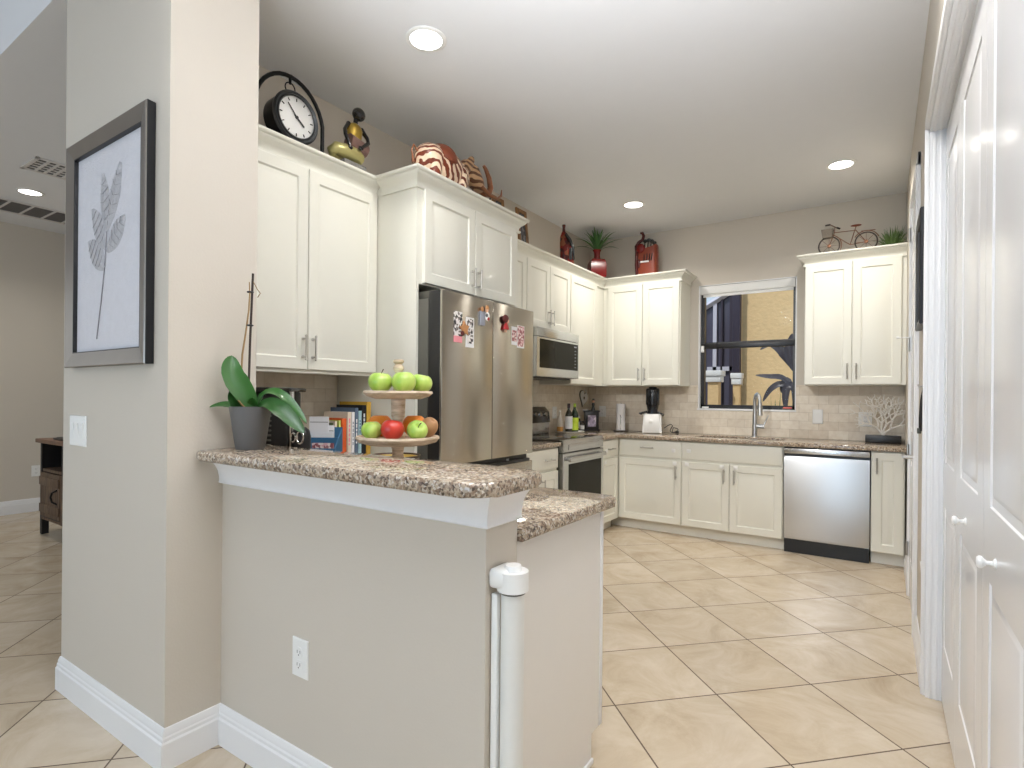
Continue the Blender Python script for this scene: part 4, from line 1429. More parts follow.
wall_plate('light_switch', 'white double light switch below the framed leaf picture', 'light switch', (-2.750, YC0 - 0.0005, 1.112), 0, 'switch', 0.165, 0.125)
wall_plate('wall_outlet', 'white outlet low on the half wall under the bar', 'outlet', (-1.533, HY0 - 0.0005, 0.431), 0, 'outlet', 0.078, 0.122)
wall_plate('wall_outlet', 'white outlet low on the far hall wall beside the sideboard', 'outlet', (-7.5295, 2.10, 0.43), R(90), 'outlet')
wall_plate('wall_outlet', 'white outlet on the tiles beside the olive oil bottles', 'outlet', (XL + 0.0085, 4.89, 1.112), R(90), 'outlet', 0.085, 0.12)
wall_plate('wall_outlet', 'white outlet on the tiles beside the white paper towels', 'outlet', (-2.585, YB - 0.0085, 1.115), 0, 'outlet', 0.08, 0.12)
wall_plate('light_switch', 'white rocker switch on the tiles right of the window', 'light switch', (-0.477, YB - 0.0085, 1.114), 0, 'switch', 0.082, 0.13)
wall_plate('wall_outlet', 'white outlet on the tiles behind the coral sculpture', 'outlet', (-0.115, YB - 0.0085, 1.100), 0, 'outlet', 0.10, 0.125)
wall_plate('cover_plate', 'narrow white cover plate low on the right wall beside closet', 'cover plate', (XR - 0.0005, 3.13, 0.50), R(-90), 'switch', 0.06, 0.16)

# framed leaf picture on the wall end
t = thing('framed_picture', 'large pewter-framed silver leaf picture on the grey wall end', 'picture', (-2.458, YC0 - 0.001, 1.824), 0)
pw, ph = 0.357, 0.454
b = MB()
b.mi = 1
b.rings([rect_loop(-pw, pw, -ph, ph, i, y) for i, y in ((0.002, 0.0), (0, -0.028))], cap_last=False)
b.mi = 0
b.rings([rect_loop(-pw, pw, -ph, ph, i, y) for i, y in ((0, -0.028), (0.004, -0.032), (0.058, -0.022))], cap_last=False)
b.mi = 1
b.rings([rect_loop(-pw, pw, -ph, ph, i, y) for i, y in ((0.058, -0.022), (0.062, -0.022), (0.064, -0.006))], cap_last=False)
b.build('frame', [M['framegrey'], M['frameblack']], t, smooth=0)
MB().box(-pw + 0.06, pw - 0.06, -0.008, -0.002, -ph + 0.06, ph - 0.06).build('canvas', M['canvas'], t, smooth=0)


def flat_leaf(b, p0, p1, wmax, y0=-0.0085, n=10):
    """leaf relief lying on the canvas (xz plane)"""
    a, c = Vector((p0[0], 0, p0[1])), Vector((p1[0], 0, p1[1]))
    d = c - a
    nr = Vector((-d.z, 0, d.x)).normalized()
    L, Rr, mid = [], [], []
    for i in range(n + 1):
        s = i / n
        wv = wmax * math.sin(PI * min(1, s * 0.92 + 0.04)) ** 0.8
        p = a + d * s
        L.append(p + nr * wv)
        Rr.append(p - nr * wv)
        mid.append(p)
    for i in range(n):
        for q, sgn in ((L, 1), (Rr, -1)):
            f = [Vector((mid[i].x, y0 - 0.005, mid[i].z)), Vector((mid[i + 1].x, y0 - 0.005, mid[i + 1].z)), Vector((q[i + 1].x, y0, q[i + 1].z)), Vector((q[i].x, y0, q[i].z))]
            vs = [b.bm.verts.new(p) for p in (f if sgn < 0 else reversed(f))]
            b.bm.faces.new(vs)


stem0, stem1 = (-0.055, -0.345), (0.015, 0.0)
leaves = [((0.0, -0.03), (-0.115, 0.07), 0.036), ((0.005, 0.03), (-0.09, 0.17), 0.034), ((0.015, 0.02), (0.125, 0.11), 0.034),
          ((0.015, 0.08), (-0.02, 0.27), 0.030), ((0.02, 0.09), (0.095, 0.28), 0.032)]
leaves = [((p0[0] * 1.25 - 0.025, p0[1] * 1.25 - 0.04), (p1[0] * 1.35 - 0.025, p1[1] * 1.22 - 0.04), wv * 1.4) for p0, p1, wv in leaves]
for p0, p1, wv in leaves:
    b = MB()
    flat_leaf(b, p0, p1, wv)
    lf = b.build('leaf_relief', M['leafart'], t, smooth=60)
    b = MB()
    d = Vector((p1[0] - p0[0], 0, p1[1] - p0[1]))
    nr = Vector((-d.z, 0, d.x)).normalized()
    for s in (0.2, 0.35, 0.5, 0.65, 0.8):
        wv2 = wv * math.sin(PI * s)
        pm = Vector((p0[0], -0.0145, p0[1])) + d * s
        for g in (1, -1):
            e = pm + nr * wv2 * g * 0.9 + d * 0.06
            e.y = -0.0105
            b.tube([pm, e], 0.0008, n=4)
    b.build('leaf_vein', M['leafink'], lf, smooth=0)
MB().tube([(-0.095, -0.010, -0.345), (-0.055, -0.0105, -0.20), (-0.025, -0.011, -0.07), (0.0, -0.012, 0.10)], [0.0022, 0.002, 0.0018, 0.001], n=6).build('stalk_relief', M['leafink'], t)

# tall black picture, hook and strap on the right wall
t = thing('framed_picture', 'narrow black-framed picture on the right wall near the closet', 'picture', (XR - 0.001, 3.24, 1.875), R(-90))
b = MB()
b.rings([rect_loop(-0.17, 0.17, -0.262, 0.262, i, y) for i, y in ((0, 0), (0, -0.022), (0.006, -0.026), (0.035, -0.020), (0.038, -0.010))], cap_last=False)
b.build('frame', M['frameblack'], t, smooth=0)
MB().box(-0.14, 0.14, -0.012, -0.004, -0.23, 0.23).build('print', M['photo'], t, smooth=0)
t = thing('wall_hook', 'small metal hook plate on the right wall under black picture', 'hook', (XR - 0.0005, 3.11, 1.345), R(-90))
MB().box(-0.018, 0.018, -0.004, 0, -0.035, 0.035, bev=0.002).build('plate', M['nickel'], t)
MB().tube([(0, -0.003, -0.01), (0, -0.022, -0.015), (0, -0.026, -0.004)], 0.004).build('prong', M['nickel'], t)
t = thing('strap', 'black strap hanging from the wall hook beside the closet', 'strap', (XR - 0.006, 3.11, 1.33), R(-90))
MB().tube([(0.0, 0.0, 0.0), (-0.012, -0.006, -0.06), (-0.035, -0.008, -0.14), (-0.06, -0.008, -0.20)], [0.003, 0.006, 0.007, 0.006], n=8).build('band', M['black'], t)
MB().tube([(0.0, 0.004, 0.0), (0.0, -0.002, -0.08), (-0.012, -0.004, -0.20)], [0.004, 0.008, 0.009], n=8).build('band', M['black'], t)
MB().box(-0.07, -0.045, -0.02, -0.004, -0.215, -0.19, bev=0.003).build('buckle', M['darkgrey'], t)

# retractable gate on the end of the half wall
t = thing('retractable_gate', 'white retractable gate roll mounted on the half wall end', 'gate', (HX1, 1.142, 0), 0)
b = MB()
b.box(0.001, 0.055, -0.040, 0.040, 0.795, 0.845, bev=0.012)
b.cyl((0.050, 0, 0.79), (0.050, 0, 0.838), 0.039, n=28)
b.build('top_bracket', M['white'], t, smooth=50)
MB().cyl((0.050, 0, 0.838), (0.050, 0, 0.852), 0.024, 0.020, n=24).build('lock_dial', M['white'], t)
MB().cyl((0.050, 0, 0.03), (0.050, 0, 0.79), 0.029, n=28).build('mesh_roll', M['gate'], t)
MB().box(0.004, 0.022, -0.028, -0.012, 0.03, 0.78, bev=0.003).build('pull_bar', M['white'], t)
b = MB()
b.box(0.001, 0.055, -0.040, 0.040, 0.0, 0.03, bev=0.006)
b.build('bottom_bracket', M['white'], t)
MB().cyl((0.050, 0, 0.783), (0.050, 0, 0.791), 0.0315, n=28).build('seal_ring', M['darkgrey'], t)

#@@PART3
# ================================================================== THINGS ON THE BAR AND THE LOWER COUNTER
VIEW = R(33.6)          # turn of things that face the great room corner


# orchid in a grey pot on the bar
t = thing('potted_orchid', 'leggy orchid without flowers in a grey pot on bar end', 'plant', (-1.893, 1.135, 1.0715), VIEW)
MB().lathe([(0.0, 0), (0.047, 0), (0.049, 0.003), (0.0705, 0.150), (0.0705, 0.153), (0.066, 0.153), (0.062, 0.125), (0, 0.125)], n=40).build('pot', M['potgrey'], t, smooth=40)
MB().lathe([(0.0, 0.14), (0.03, 0.139), (0.062, 0.134), (0.062, 0.126), (0, 0.126)], n=24).build('bark', M['bark'], t)
ol = [([(0.012, 0, 0.135), (-0.005, -0.02, 0.185), (-0.05, -0.035, 0.27), (-0.060, -0.02, 0.335)], 0.036, (0.75, -1, 0.15), 0.62, 'leaf'),
      ([(0.0, 0.005, 0.135), (-0.035, -0.02, 0.165), (-0.055, -0.03, 0.215)], 0.026, (0.5, -1, 0.3), 0.55, 'leafd'),
      ([(-0.005, -0.01, 0.140), (-0.06, -0.02, 0.156), (-0.100, -0.02, 0.158), (-0.138, -0.02, 0.150)], 0.016, (0, -0.7, 1), 0.5, 'leaf'),
      ([(0.01, 0.01, 0.145), (0.050, 0.0, 0.200), (0.105, -0.01, 0.200), (0.165, -0.015, 0.150), (0.210, -0.02, 0.095)], 0.021, (0.35, -0.6, 1), 0.5, 'leaf'),
      ([(0.02, 0.0, 0.145), (0.07, -0.03, 0.166), (0.12, -0.05, 0.150), (0.175, -0.06, 0.105), (0.218, -0.065, 0.062)], 0.029, (0.5, -1.0, 0.75), 0.6, 'leafd'),
      ([(0.005, 0.01, 0.14), (0.01, -0.01, 0.16), (0.022, -0.03, 0.185)], 0.016, (0.3, -1, 0.3), 0.5, 'leaf')]
for pts, wd, up, pk, mm in ol:
    b = MB()
    leaf_strip(b, pts, wd, up, peak=pk)
    b.build('leaf', M[mm], t, smooth=80)
MB().tube([(-0.01, 0, 0.13), (-0.004, 0, 0.40), (0.004, 0, 0.632)], 0.0042, n=8).build('stake', M['stake'], t)
MB().tube([(-0.022, 0.0, 0.135), (-0.034, -0.004, 0.24), (-0.030, -0.004, 0.34), (-0.018, -0.004, 0.42), (-0.008, -0.004, 0.50), (-0.004, -0.006, 0.56), (-0.006, -0.006, 0.60)], [0.004, 0.0035, 0.0035, 0.003, 0.003, 0.0025, 0.002], n=8).build('flower_stem', M['stem'], t)
MB().tube([(0.004, 0, 0.605), (0.022, -0.004, 0.575), (0.034, -0.006, 0.560), (0.024, -0.006, 0.545)], 0.0016, n=6).build('twig', M['stem'], t)
for z in (0.445, 0.565):
    MB().tube([(0.010 * math.cos(a * PI / 6) - 0.004, 0.008 * math.sin(a * PI / 6) - 0.002, z) for a in range(12)], 0.0028, n=6, closed=True).build('clip', M['black'], t)
MB().tube([(0.0, -0.008, 0.135), (-0.012, -0.04, 0.16), (-0.02, -0.05, 0.175)], 0.003, n=6).build('aerial_root', M['stem'], t)

# two-tier whitewashed stand with fruit
SXx, SYy = -1.522, 1.50
t = thing('tiered_stand', 'two-tier whitewashed wooden fruit stand with turned finial', 'fruit stand', (SXx, SYy, ZCT), VIEW)
LZ, UZ = 0.193, 0.363
MB().lathe([(0.0, 0), (0.075, 0), (0.078, 0.008), (0.060, 0.016), (0.030, 0.024), (0.022, 0.040), (0.019, 0.10), (0.026, 0.12), (0.020, 0.135), (0.024, 0.16), (0.034, LZ - 0.02), (0, LZ - 0.02)]).build('foot', M['whitewood'], t, smooth=50)
MB().lathe([(0.0, LZ - 0.022), (0.11, LZ - 0.022), (0.145, LZ - 0.012), (0.156, LZ + 0.002), (0.153, LZ + 0.010), (0.143, LZ + 0.010), (0.138, LZ + 0.002), (0, LZ)], n=56).build('lower_tier', M['whitewood'], t, smooth=45)
MB().lathe([(0.024, LZ), (0.030, LZ + 0.012), (0.018, LZ + 0.022), (0.015, LZ + 0.045), (0.018, LZ + 0.065), (0.025, LZ + 0.085), (0.026, LZ + 0.115), (0.027, UZ - 0.02), (0, UZ - 0.02)]).build('column', M['whitewood'], t, smooth=50)
MB().lathe([(0.0, UZ - 0.020), (0.085, UZ - 0.020), (0.115, UZ - 0.010), (0.130, UZ + 0.002), (0.127, UZ + 0.010), (0.118, UZ + 0.010), (0.112, UZ + 0.002), (0, UZ)], n=56).build('upper_tier', M['whitewood'], t, smooth=45)
MB().lathe([(0.018, UZ), (0.020, UZ + 0.02), (0.012, UZ + 0.03), (0.011, UZ + 0.07), (0.016, UZ + 0.085), (0.021, UZ + 0.095), (0.017, UZ + 0.106), (0.012, UZ + 0.110), (0.021, UZ + 0.120), (0.018, UZ + 0.128), (0.0, UZ + 0.13)]).build('finial', M['whitewood'], t, smooth=50)


def apple_prof(r, squash=0.92):
    pr = []
    for i in range(0, 17):
        a = -PI / 2 + PI * i / 16
        rr = r * math.cos(a)
        z = r * squash * math.sin(a)
        if a > 0.9:
            z -= r * 0.55 * ((a - 0.9) / (PI / 2 - 0.9)) ** 2
        if a < -1.1:
            z += r * 0.22 * ((-1.1 - a) / (PI / 2 - 1.1)) ** 2
        rr *= 1 + 0.05 * math.sin(a)
        pr.append((max(rr, 0), z))
    pr[0] = (0, pr[0][1])
    pr[-1] = (0, pr[-1][1])
    return pr


def fruit(name, label, cat, u, v, z, r, m, tilt=(0, 0), stalk=True, squash=0.92, group=None):
    """u: to the right as the great room sees it, v: away"""
    ca, sa = math.cos(VIEW), math.sin(VIEW)
    t = thing(name, label, cat, (SXx + u * ca - v * sa, SYy + u * sa + v * ca, z), VIEW, group)
    mt = Matrix.Translation((0, 0, r * squash * 0.97)) @ Matrix.Rotation(R(tilt[0]), 4, 'X') @ Matrix.Rotation(R(tilt[1]), 4, 'Y')
    b = MB()
    b.lathe(apple_prof(r, squash), n=28, mtx=mt)
    b.build('flesh', M[m], t, smooth=80)
    if stalk:
        b = MB()
        b.tube([mt @ Vector((0, 0, r * 0.30)), mt @ Vector((0.001, 0, r * 0.8)), mt @ Vector((0.006, 0.002, r * 1.12))], [0.0012, 0.0015, 0.002], n=6)
        b.build('stalk', M['twig'], t)
    return t


ZL, ZU = ZCT + LZ + 0.0015, ZCT + UZ + 0.0015
G1, G2 = 'apples on the upper tier', 'fruit on the lower tier'
fruit('green_apple', 'green apple alone at one side of the upper tier', 'apple', -0.062, -0.025, ZU, 0.045, 'apple_g', (4, 6), group=G1)
fruit('green_apple', 'big green apple in the middle front of the upper tier', 'apple', 0.030, -0.048, ZU, 0.0455, 'apple_g', (-6, -4), False, group=G1)
fruit('green_apple', 'green apple half hidden behind the middle one on upper tier', 'apple', 0.080, 0.035, ZU, 0.043, 'apple_g', (0, 10), False, group=G1)
fruit('green_apple', 'plain green apple at the front below the lone upper apple', 'apple', -0.082, -0.068, ZL, 0.038, 'apple_g', (5, -5), False, group=G2)
fruit('red_apple', 'shiny red apple at the front centre of the lower tier', 'apple', 0.0, -0.096, ZL, 0.0425, 'apple_r', (-8, 3), False, group=G2)
fruit('green_apple', 'green apple with its stalk hollow showing beside the red apple', 'apple', 0.085, -0.070, ZL, 0.0385, 'apple_g', (45, 18), True, group=G2)
fruit('orange', 'orange behind the plain green apple of the lower tier', 'orange', -0.082, 0.058, ZL, 0.046, 'orange', (0, 0), False, 1.0, G2)
fruit('orange', 'orange behind the red apple and hollow-topped green apple', 'orange', 0.050, 0.066, ZL, 0.046, 'orange', (0, 0), False, 1.0, G2)
t = fruit('pear', 'brown pear lying at the rim beside the green apple', 'pear', 0.115, 0.0, ZL, 0.034, 'pear', (20, 30), False, 1.25, G2)

# wooden bowl behind the stand
t = thing('wooden_bowl', 'dark brown bowl with yellow inside behind the fruit stand', 'bowl', (-1.70, 1.66, ZCT), 0)
MB().lathe([(0.0, 0), (0.06, 0), (0.06, 0.012), (0.088, 0.05), (0.104, 0.100), (0.108, 0.106), (0.103, 0.107), (0.098, 0.100), (0.083, 0.055)], n=44).build('shell', M['darkwood'], t, smooth=50)
MB().lathe([(0.0, 0.02), (0.055, 0.022), (0.0825, 0.056), (0.097, 0.100), (0.093, 0.100), (0.078, 0.058), (0.05, 0.026), (0, 0.024)], n=44).build('glaze', M['yellow'], t, smooth=50)

# coffee maker
t = thing('coffee_maker', 'black coffee maker with ribbed front behind the orchid', 'coffee maker', (-2.345, 1.515, ZCT), VIEW)
MB().box(-0.10, 0.085, -0.05, 0.12, 0, 0.37, bev=0.012).build('housing', M['black'], t)
b = MB()
b.box(-0.105, 0.108, -0.07, 0.125, 0.368, 0.388, bev=0.008)
b.build('lid', M['blackgloss'], t)
b = MB()
for k in range(9):
    b.box(-0.085, 0.015, -0.058, -0.05, 0.10 + 0.022 * k, 0.108 + 0.022 * k, bev=0.002)
b.build('front_rib', M['darkgrey'], t)
MB().lathe([(0.030, -0.0), (0.035, 0.004), (0.028, 0.008), (0.0, 0.006)], c=(-0.035, -0.052, 0.062), mtx=Matrix.Rotation(R(90), 4, 'X')).build('dial', M['gunmetal'], t)
b = MB()
b.cyl((0.092, -0.02, 0.03), (0.092, -0.02, 0.37), 0.013, n=20)
b.build('water_column', M['chrome'], t)
MB().box(-0.105, 0.108, -0.07, 0.125, 0.0, 0.02, bev=0.006).build('base_plate', M['black'], t)
# black canister with chrome loops
t = thing('utensil_caddy', 'rounded black caddy with chrome loop handles beside the coffee maker', 'caddy', (-2.175, 1.545, ZCT), VIEW)
MB().lathe([(0.0, 0), (0.040, 0), (0.042, 0.01), (0.042, 0.17), (0.036, 0.195), (0.02, 0.21), (0, 0.212)], mtx=Matrix.Diagonal((1.0, 0.9, 1, 1))).build('body', M['black'], t, smooth=50)
for x, rr in ((-0.020, 0.010), (0.010, 0.014)):
    b = MB()
    b.tube([(x + rr * math.cos(a * PI / 8), -0.041, 0.165 + rr * 1.9 * math.sin(a * PI / 8)) for a in range(16)], 0.0042, n=8, closed=True)
    b.build('loop', M['chrome'], t)

# blue letter holder with letters
t = thing('letter_holder', 'blue stepped letter holder between caddy and books', 'letter holder', (-2.355, 1.80, ZCT), VIEW)
b = MB()
b.box(-0.08, 0.08, -0.06, 0.06, 0, 0.012).box(-0.08, 0.08, -0.06, -0.054, 0, 0.09).box(-0.08, 0.08, -0.01, -0.004, 0, 0.14).box(-0.08, 0.08, 0.054, 0.06, 0, 0.19)
b.build('body', M['bookblue'], t, smooth=0)
for x in (-0.080, 0.075):
    b = MB()
    b.prism([(-0.06, 0), (0.06, 0), (0.06, 0.19), (-0.06, 0.09)], x, x + 0.005, mtx=Matrix(((0, 0, 1, 0), (1, 0, 0, 0), (0, 1, 0, 0), (0, 0, 0, 1))))
    b.build('side_panel', M['bookblue'], t, smooth=0)
for lab, u, v, wv, z0, z1, mm in (('tall white letter at the back of the blue holder', -0.03, 0.025, 0.05, 0.015, 0.245, 'paper'), ('white letter in the middle slot of the blue holder', 0.012, -0.001, 0.036, 0.015, 0.165, 'paper'),
                                  ('broad white envelope standing behind the middle letter', -0.012, 0.040, 0.055, 0.015, 0.20, 'paper'), ('small pink and green leaflet in the front of the blue holder', 0.01, -0.032, 0.055, 0.015, 0.115, 'photopink')):
    ca, sa = math.cos(VIEW), math.sin(VIEW)
    e = thing('letter', lab, 'letter', (-2.355 + u * ca - v * sa, 1.80 + u * sa + v * ca, ZCT), VIEW, 'letters in the blue holder')
    MB().box(-wv, wv, 0, 0.0016, z0, z1).build('sheet', M[mm], e, smooth=0)
    MB().box(-wv + 0.004, wv - 0.004, -0.0006, 0.0002, z1 - 0.03, z1 - 0.027).build('fold', M['ventdark'], e, smooth=0)


# books on the left counter, spines to the room
def book(label, y, th, dep, h, mm, lean=0.0, spx=-2.45, title=None, cover=None):
    t = thing('book', label, 'book', (spx, y, ZCT), R(90), 'books on the left counter')
    t.rotation_euler = (0, R(lean), R(90))
    b = MB()
    b.box(0, 0.003, 0, dep, 0, h).box(th - 0.003, th, 0, dep, 0, h).box(0, th, -0.003, 0.001, 0, h, bev=0.0012)
    b.build('cover', M[mm], t, smooth=0)
    MB().box(0.003, th - 0.003, 0.001, dep - 0.004, 0.003, h - 0.004).build('pages', M['pages'], t, smooth=0)
    if title:
        b = MB()
        zz = h * 0.30
        rnd = random.Random(label)
        while zz < h * 0.8:
            l = 0.008 + 0.02 * rnd.random()
            b.box(th * 0.32, th * 0.68, -0.0036, -0.0028, zz, zz + l)
            zz += l + 0.006
        b.build('spine_mark', M[title], t, smooth=0)
    if cover:
        MB().box(-0.001, 0.0002, 0.01, dep - 0.01, h * 0.25, h - 0.01).build('cover_picture', M[cover], t, smooth=0)
    return t


bk = [('thin pale green cookbook with pictured cover facing the bar', 1.945, 0.014, 0.17, 0.215, 'bookcream', None, 'bookgreen'),
      ('thin lime book beside the pictured cookbook', 1.972, 0.012, 0.17, 0.218, 'booklime', None, None),
      ('bright orange book with thick spine', 1.992, 0.030, 0.19, 0.228, 'bookorange', None, None),
      ('cream book with pale pink marks beside the orange one', 2.030, 0.026, 0.20, 0.262, 'bookcream', 'pink', None),
      ('white book with narrow spine between cream and slate books', 2.059, 0.020, 0.19, 0.262, 'paper', 'maggrey', None),
      ('slate blue book, tallest of the light-coloured spines', 2.082, 0.022, 0.21, 0.285, 'bookslate', 'paper', None),
      ('pale blue book next to the black spine', 2.107, 0.022, 0.18, 0.268, 'booksky', 'bookslate', None),
      ('tall black book with small white spine marks', 2.132, 0.030, 0.22, 0.300, 'bookblack', 'paper', None),
      ('tall mustard yellow book at the refrigerator panel', 2.166, 0.030, 0.235, 0.318, 'bookyellow', None, None)]
for lab, y, th, dep, h, mm, ti, cv in bk:
    book(lab, y, th, dep, h, mm, 0, -2.45, ti, cv)

# ================================================================== THINGS ON THE BACK COUNTER
ZT = ZCT + 0.0005


def bottle(label, x, y, prof, gm, labelspec=None, cap=None, group='bottles on the corner tray', cat='bottle', name='bottle', z=ZT):
    t = thing(name, label, cat, (x, y, z), 0, group)
    MB().lathe(prof, n=24).build('glass', M[gm], t, smooth=45)
    if labelspec:
        r, z0, z1, mm = labelspec
        MB().lathe([(r, z0), (r + 0.0008, z0), (r + 0.0008, z1), (r, z1)], n=24).build('label', M[mm], t, smooth=45)
    if cap:
        r, z0, z1, mm = cap
        MB().lathe([(0.0, z0), (r, z0), (r, z1), (r * 0.9, z1 + 0.002), (0, z1 + 0.002)], n=20).build('cap', M[mm], t, smooth=45)
    return t


TRX, TRY = -2.60, 4.93
t = thing('tray', 'round white tray under the oil bottles beside the range', 'tray', (TRX, TRY, ZT), 0)
MB().lathe([(0.0, 0), (0.13, 0), (0.145, 0.012), (0.148, 0.018), (0.143, 0.018), (0.128, 0.006), (0, 0.005)], n=44).build('dish', M['white'], t, smooth=45)
MB().lathe([(0.09, 0.0), (0.10, -0.0004), (0.10, 0.0003), (0.09, 0.0003)], n=36).build('foot_ring', M['white'], t)
TZ = ZT + 0.006
bottle('dark olive oil bottle with white label and plum cap', -2.60, 4.905, [(0, 0), (0.036, 0), (0.037, 0.01), (0.037, 0.165), (0.030, 0.195), (0.014, 0.225), (0.013, 0.262), (0, 0.262)], 'bottled', (0.0375, 0.035, 0.16, 'paper'), (0.0155, 0.245, 0.285, 'capdark'), z=TZ)
bottle('green olive oil bottle with lime label and lime cap', -2.575, 4.985, [(0, 0), (0.037, 0), (0.038, 0.01), (0.038, 0.170), (0.031, 0.200), (0.014, 0.232), (0.013, 0.262), (0, 0.262)], 'bottleg', (0.0385, 0.020, 0.145, 'limelabel'), (0.014, 0.25, 0.285, 'limecap'), z=TZ)
bottle('frosted bottle with amber base beside the olive oil', -2.66, 4.835, [(0, 0), (0.027, 0), (0.028, 0.06), (0.028, 0.13), (0.014, 0.165), (0.009, 0.20), (0, 0.20)], 'clearish', (0.0285, 0.0, 0.055, 'amber'), (0.008, 0.20, 0.215, 'white'), z=TZ)
G3 = 'spice jars beside the black box'
for k, (x, y, hh) in enumerate(((-2.645, 5.11, 0.13), (-2.60, 5.20, 0.105), (-2.655, 5.215, 0.16))):
    bottle(('dark spice jar with pale label nearest the oil bottles', 'short dark spice jar in front of the tall one', 'tall dark spice jar next to the black photo box')[k], x, y, [(0, 0), (0.024, 0), (0.0245, hh * 0.8), (0.018, hh * 0.9), (0, hh * 0.9)], 'bottled', (0.0248, hh * 0.2, hh * 0.62, 'paper'), (0.021, hh * 0.86, hh, ('black', 'black', 'white')[k]), G3, 'jar', 'spice_jar')
t = thing('photo_box', 'black box with a lilac photo on its front in the corner', 'box', (-2.59, 5.40, ZT), VIEW)
MB().box(-0.075, 0.075, -0.05, 0.05, 0.01, 0.205, bev=0.004).build('case', M['black'], t)
MB().box(-0.085, 0.085, -0.06, 0.06, 0, 0.014, bev=0.004).build('base', M['black'], t)
MB().box(-0.085, 0.085, -0.06, 0.06, 0.202, 0.216, bev=0.004).build('lid', M['black'], t)
MB().box(-0.043, 0.043, -0.0535, -0.049, 0.045, 0.165).build('photo', M['photolilac'], t, smooth=0)
t = thing('figurine', 'little dark figurine with pale face on the black photo box', 'figurine', (-2.575, 5.415, ZT + 0.2165), VIEW)
MB().lathe([(0.0, 0), (0.022, 0), (0.020, 0.01), (0.012, 0.04), (0.016, 0.07), (0.010, 0.082), (0, 0.084)]).build('body', M['figblack'], t, smooth=60)
MB().ball((0, -0.003, 0.098), 0.017).build('head', M['skin'], t)
MB().lathe([(0.022, 0.106), (0.020, 0.109), (0.013, 0.110), (0.011, 0.125), (0, 0.126)]).build('hat', M['figblack'], t)
t = thing('paper_stack', 'small white card lying on top of the black photo box', 'card', (-2.645, 5.37, ZT + 0.2165), VIEW)
MB().box(-0.03, 0.025, -0.03, 0.02, 0, 0.008).build('card', M['paper'], t, smooth=0)
# heart plaque hanging on the tiles
t = thing('heart_plaque', 'heart-shaped white plaque hanging on the tiles near corner', 'wall decor', (XL + 0.0085, 5.53, 1.262), R(90))
pts = []
for i in range(40):
    a = 2 * PI * i / 40
    pts.append((0.0062 * 16 * math.sin(a) ** 3, 0.0062 * (13 * math.cos(a) - 5 * math.cos(2 * a) - 2 * math.cos(3 * a) - math.cos(4 * a))))
pts.reverse()
MB().prism(pts, 0.0, 0.012, mtx=Matrix.Rotation(R(90), 4, 'X') @ Matrix.Rotation(R(-16), 4, 'Z')).build('rim', M['darkgrey'], t)
MB().prism([(x * 0.92, y * 0.92) for x, y in pts], 0.012, 0.015, mtx=Matrix.Rotation(R(90), 4, 'X') @ Matrix.Rotation(R(-16), 4, 'Z')).build('plate', M['white'], t)
MB().ball((0.0, -0.016, 0.0), 0.016, (1, 0.4, 1)).build('centre_motif', M['darkgrey'], t)
b = MB()
for k in range(7):
    b.ball((0.045 + 0.012 * k - 0.0018 * k * k, -0.012, 0.085 - 0.017 * k), 0.008, u=10, v=8)
b.tube([(0.0, -0.004, 0.05), (0.03, -0.006, 0.10), (0.045, -0.01, 0.085)], 0.0025, n=6)
b.build('bead_string', M['white'], t)

# paper towels
t = thing('paper_towels', 'white paper towel roll on an upright holder', 'paper towels', (-2.295, 5.50, ZT), 0)
MB().lathe([(0.0, 0), (0.075, 0), (0.076, 0.008), (0.06, 0.012), (0, 0.012)], n=36).build('holder_base', M['black'], t)
MB().lathe([(0.02, 0.013), (0.0465, 0.013), (0.0465, 0.292), (0.02, 0.292)], n=36).build('roll', M['paper'], t, smooth=45)
MB().tube([(0.02, -0.047, 0.02), (0.022, -0.049, 0.15), (0.012, -0.050, 0.175)], 0.004, n=6).build('tension_arm', M['chrome'], t)
MB().cyl((0, 0, 0.01), (0, 0, 0.30), 0.008, n=12).build('holder_rod', M['chrome'], t)

# juicer
t = thing('juicer', 'white slow juicer with tall smoked black hopper', 'juicer', (-1.935, 5.46, ZT), VIEW * 0.45)
b = MB()
b.rings([[(sx * hw_, sy * hd_, z) for sx, sy in ((-1, -1), (1, -1), (1, 1), (-1, 1))] for hw_, hd_, z in ((0.093, 0.088, 0.006), (0.095, 0.09, 0.012), (0.084, 0.082, 0.185), (0.080, 0.078, 0.194))], cap_first=True)
es = [e for e in b.bm.edges if abs(e.verts[0].co.z - e.verts[1].co.z) > 0.02]
bmesh.ops.bevel(b.bm, geom=es, offset=0.018, segments=4, affect='EDGES')
b.build('motor_base', M['white'], t, smooth=50)
MB().lathe([(0.018, 0), (0.020, 0.004), (0.014, 0.008), (0, 0.008)], c=(-0.01, -0.086, 0.12), mtx=Matrix.Rotation(R(86), 4, 'X')).build('knob', M['white'], t)
MB().lathe([(0.0, 0.193), (0.055, 0.193), (0.058, 0.205), (0.052, 0.225), (0.060, 0.27), (0.062, 0.285), (0, 0.285)]).build('juicing_bowl', M['smoke'], t, smooth=40)
MB().lathe([(0.0, 0.285), (0.066, 0.285), (0.068, 0.29), (0.068, 0.44), (0.060, 0.452), (0.040, 0.455), (0.038, 0.468), (0, 0.468)]).build('hopper', M['smoke'], t, smooth=40)
b = MB()
for a in (-150, -120, -90, -60, -30):
    b.box(-0.004, 0.004, 0.0672, 0.070, 0.29, 0.435, mtx=Matrix.Rotation(R(a - 90), 4, 'Z'))
b.build('hopper_rib', M['gunmetal'], t)
MB().cyl((-0.05, -0.04, 0.215), (-0.115, -0.06, 0.200), 0.013, 0.011).cyl((-0.113, -0.06, 0.20), (-0.119, -0.062, 0.19), 0.016).build('juice_spout', M['black'], t)
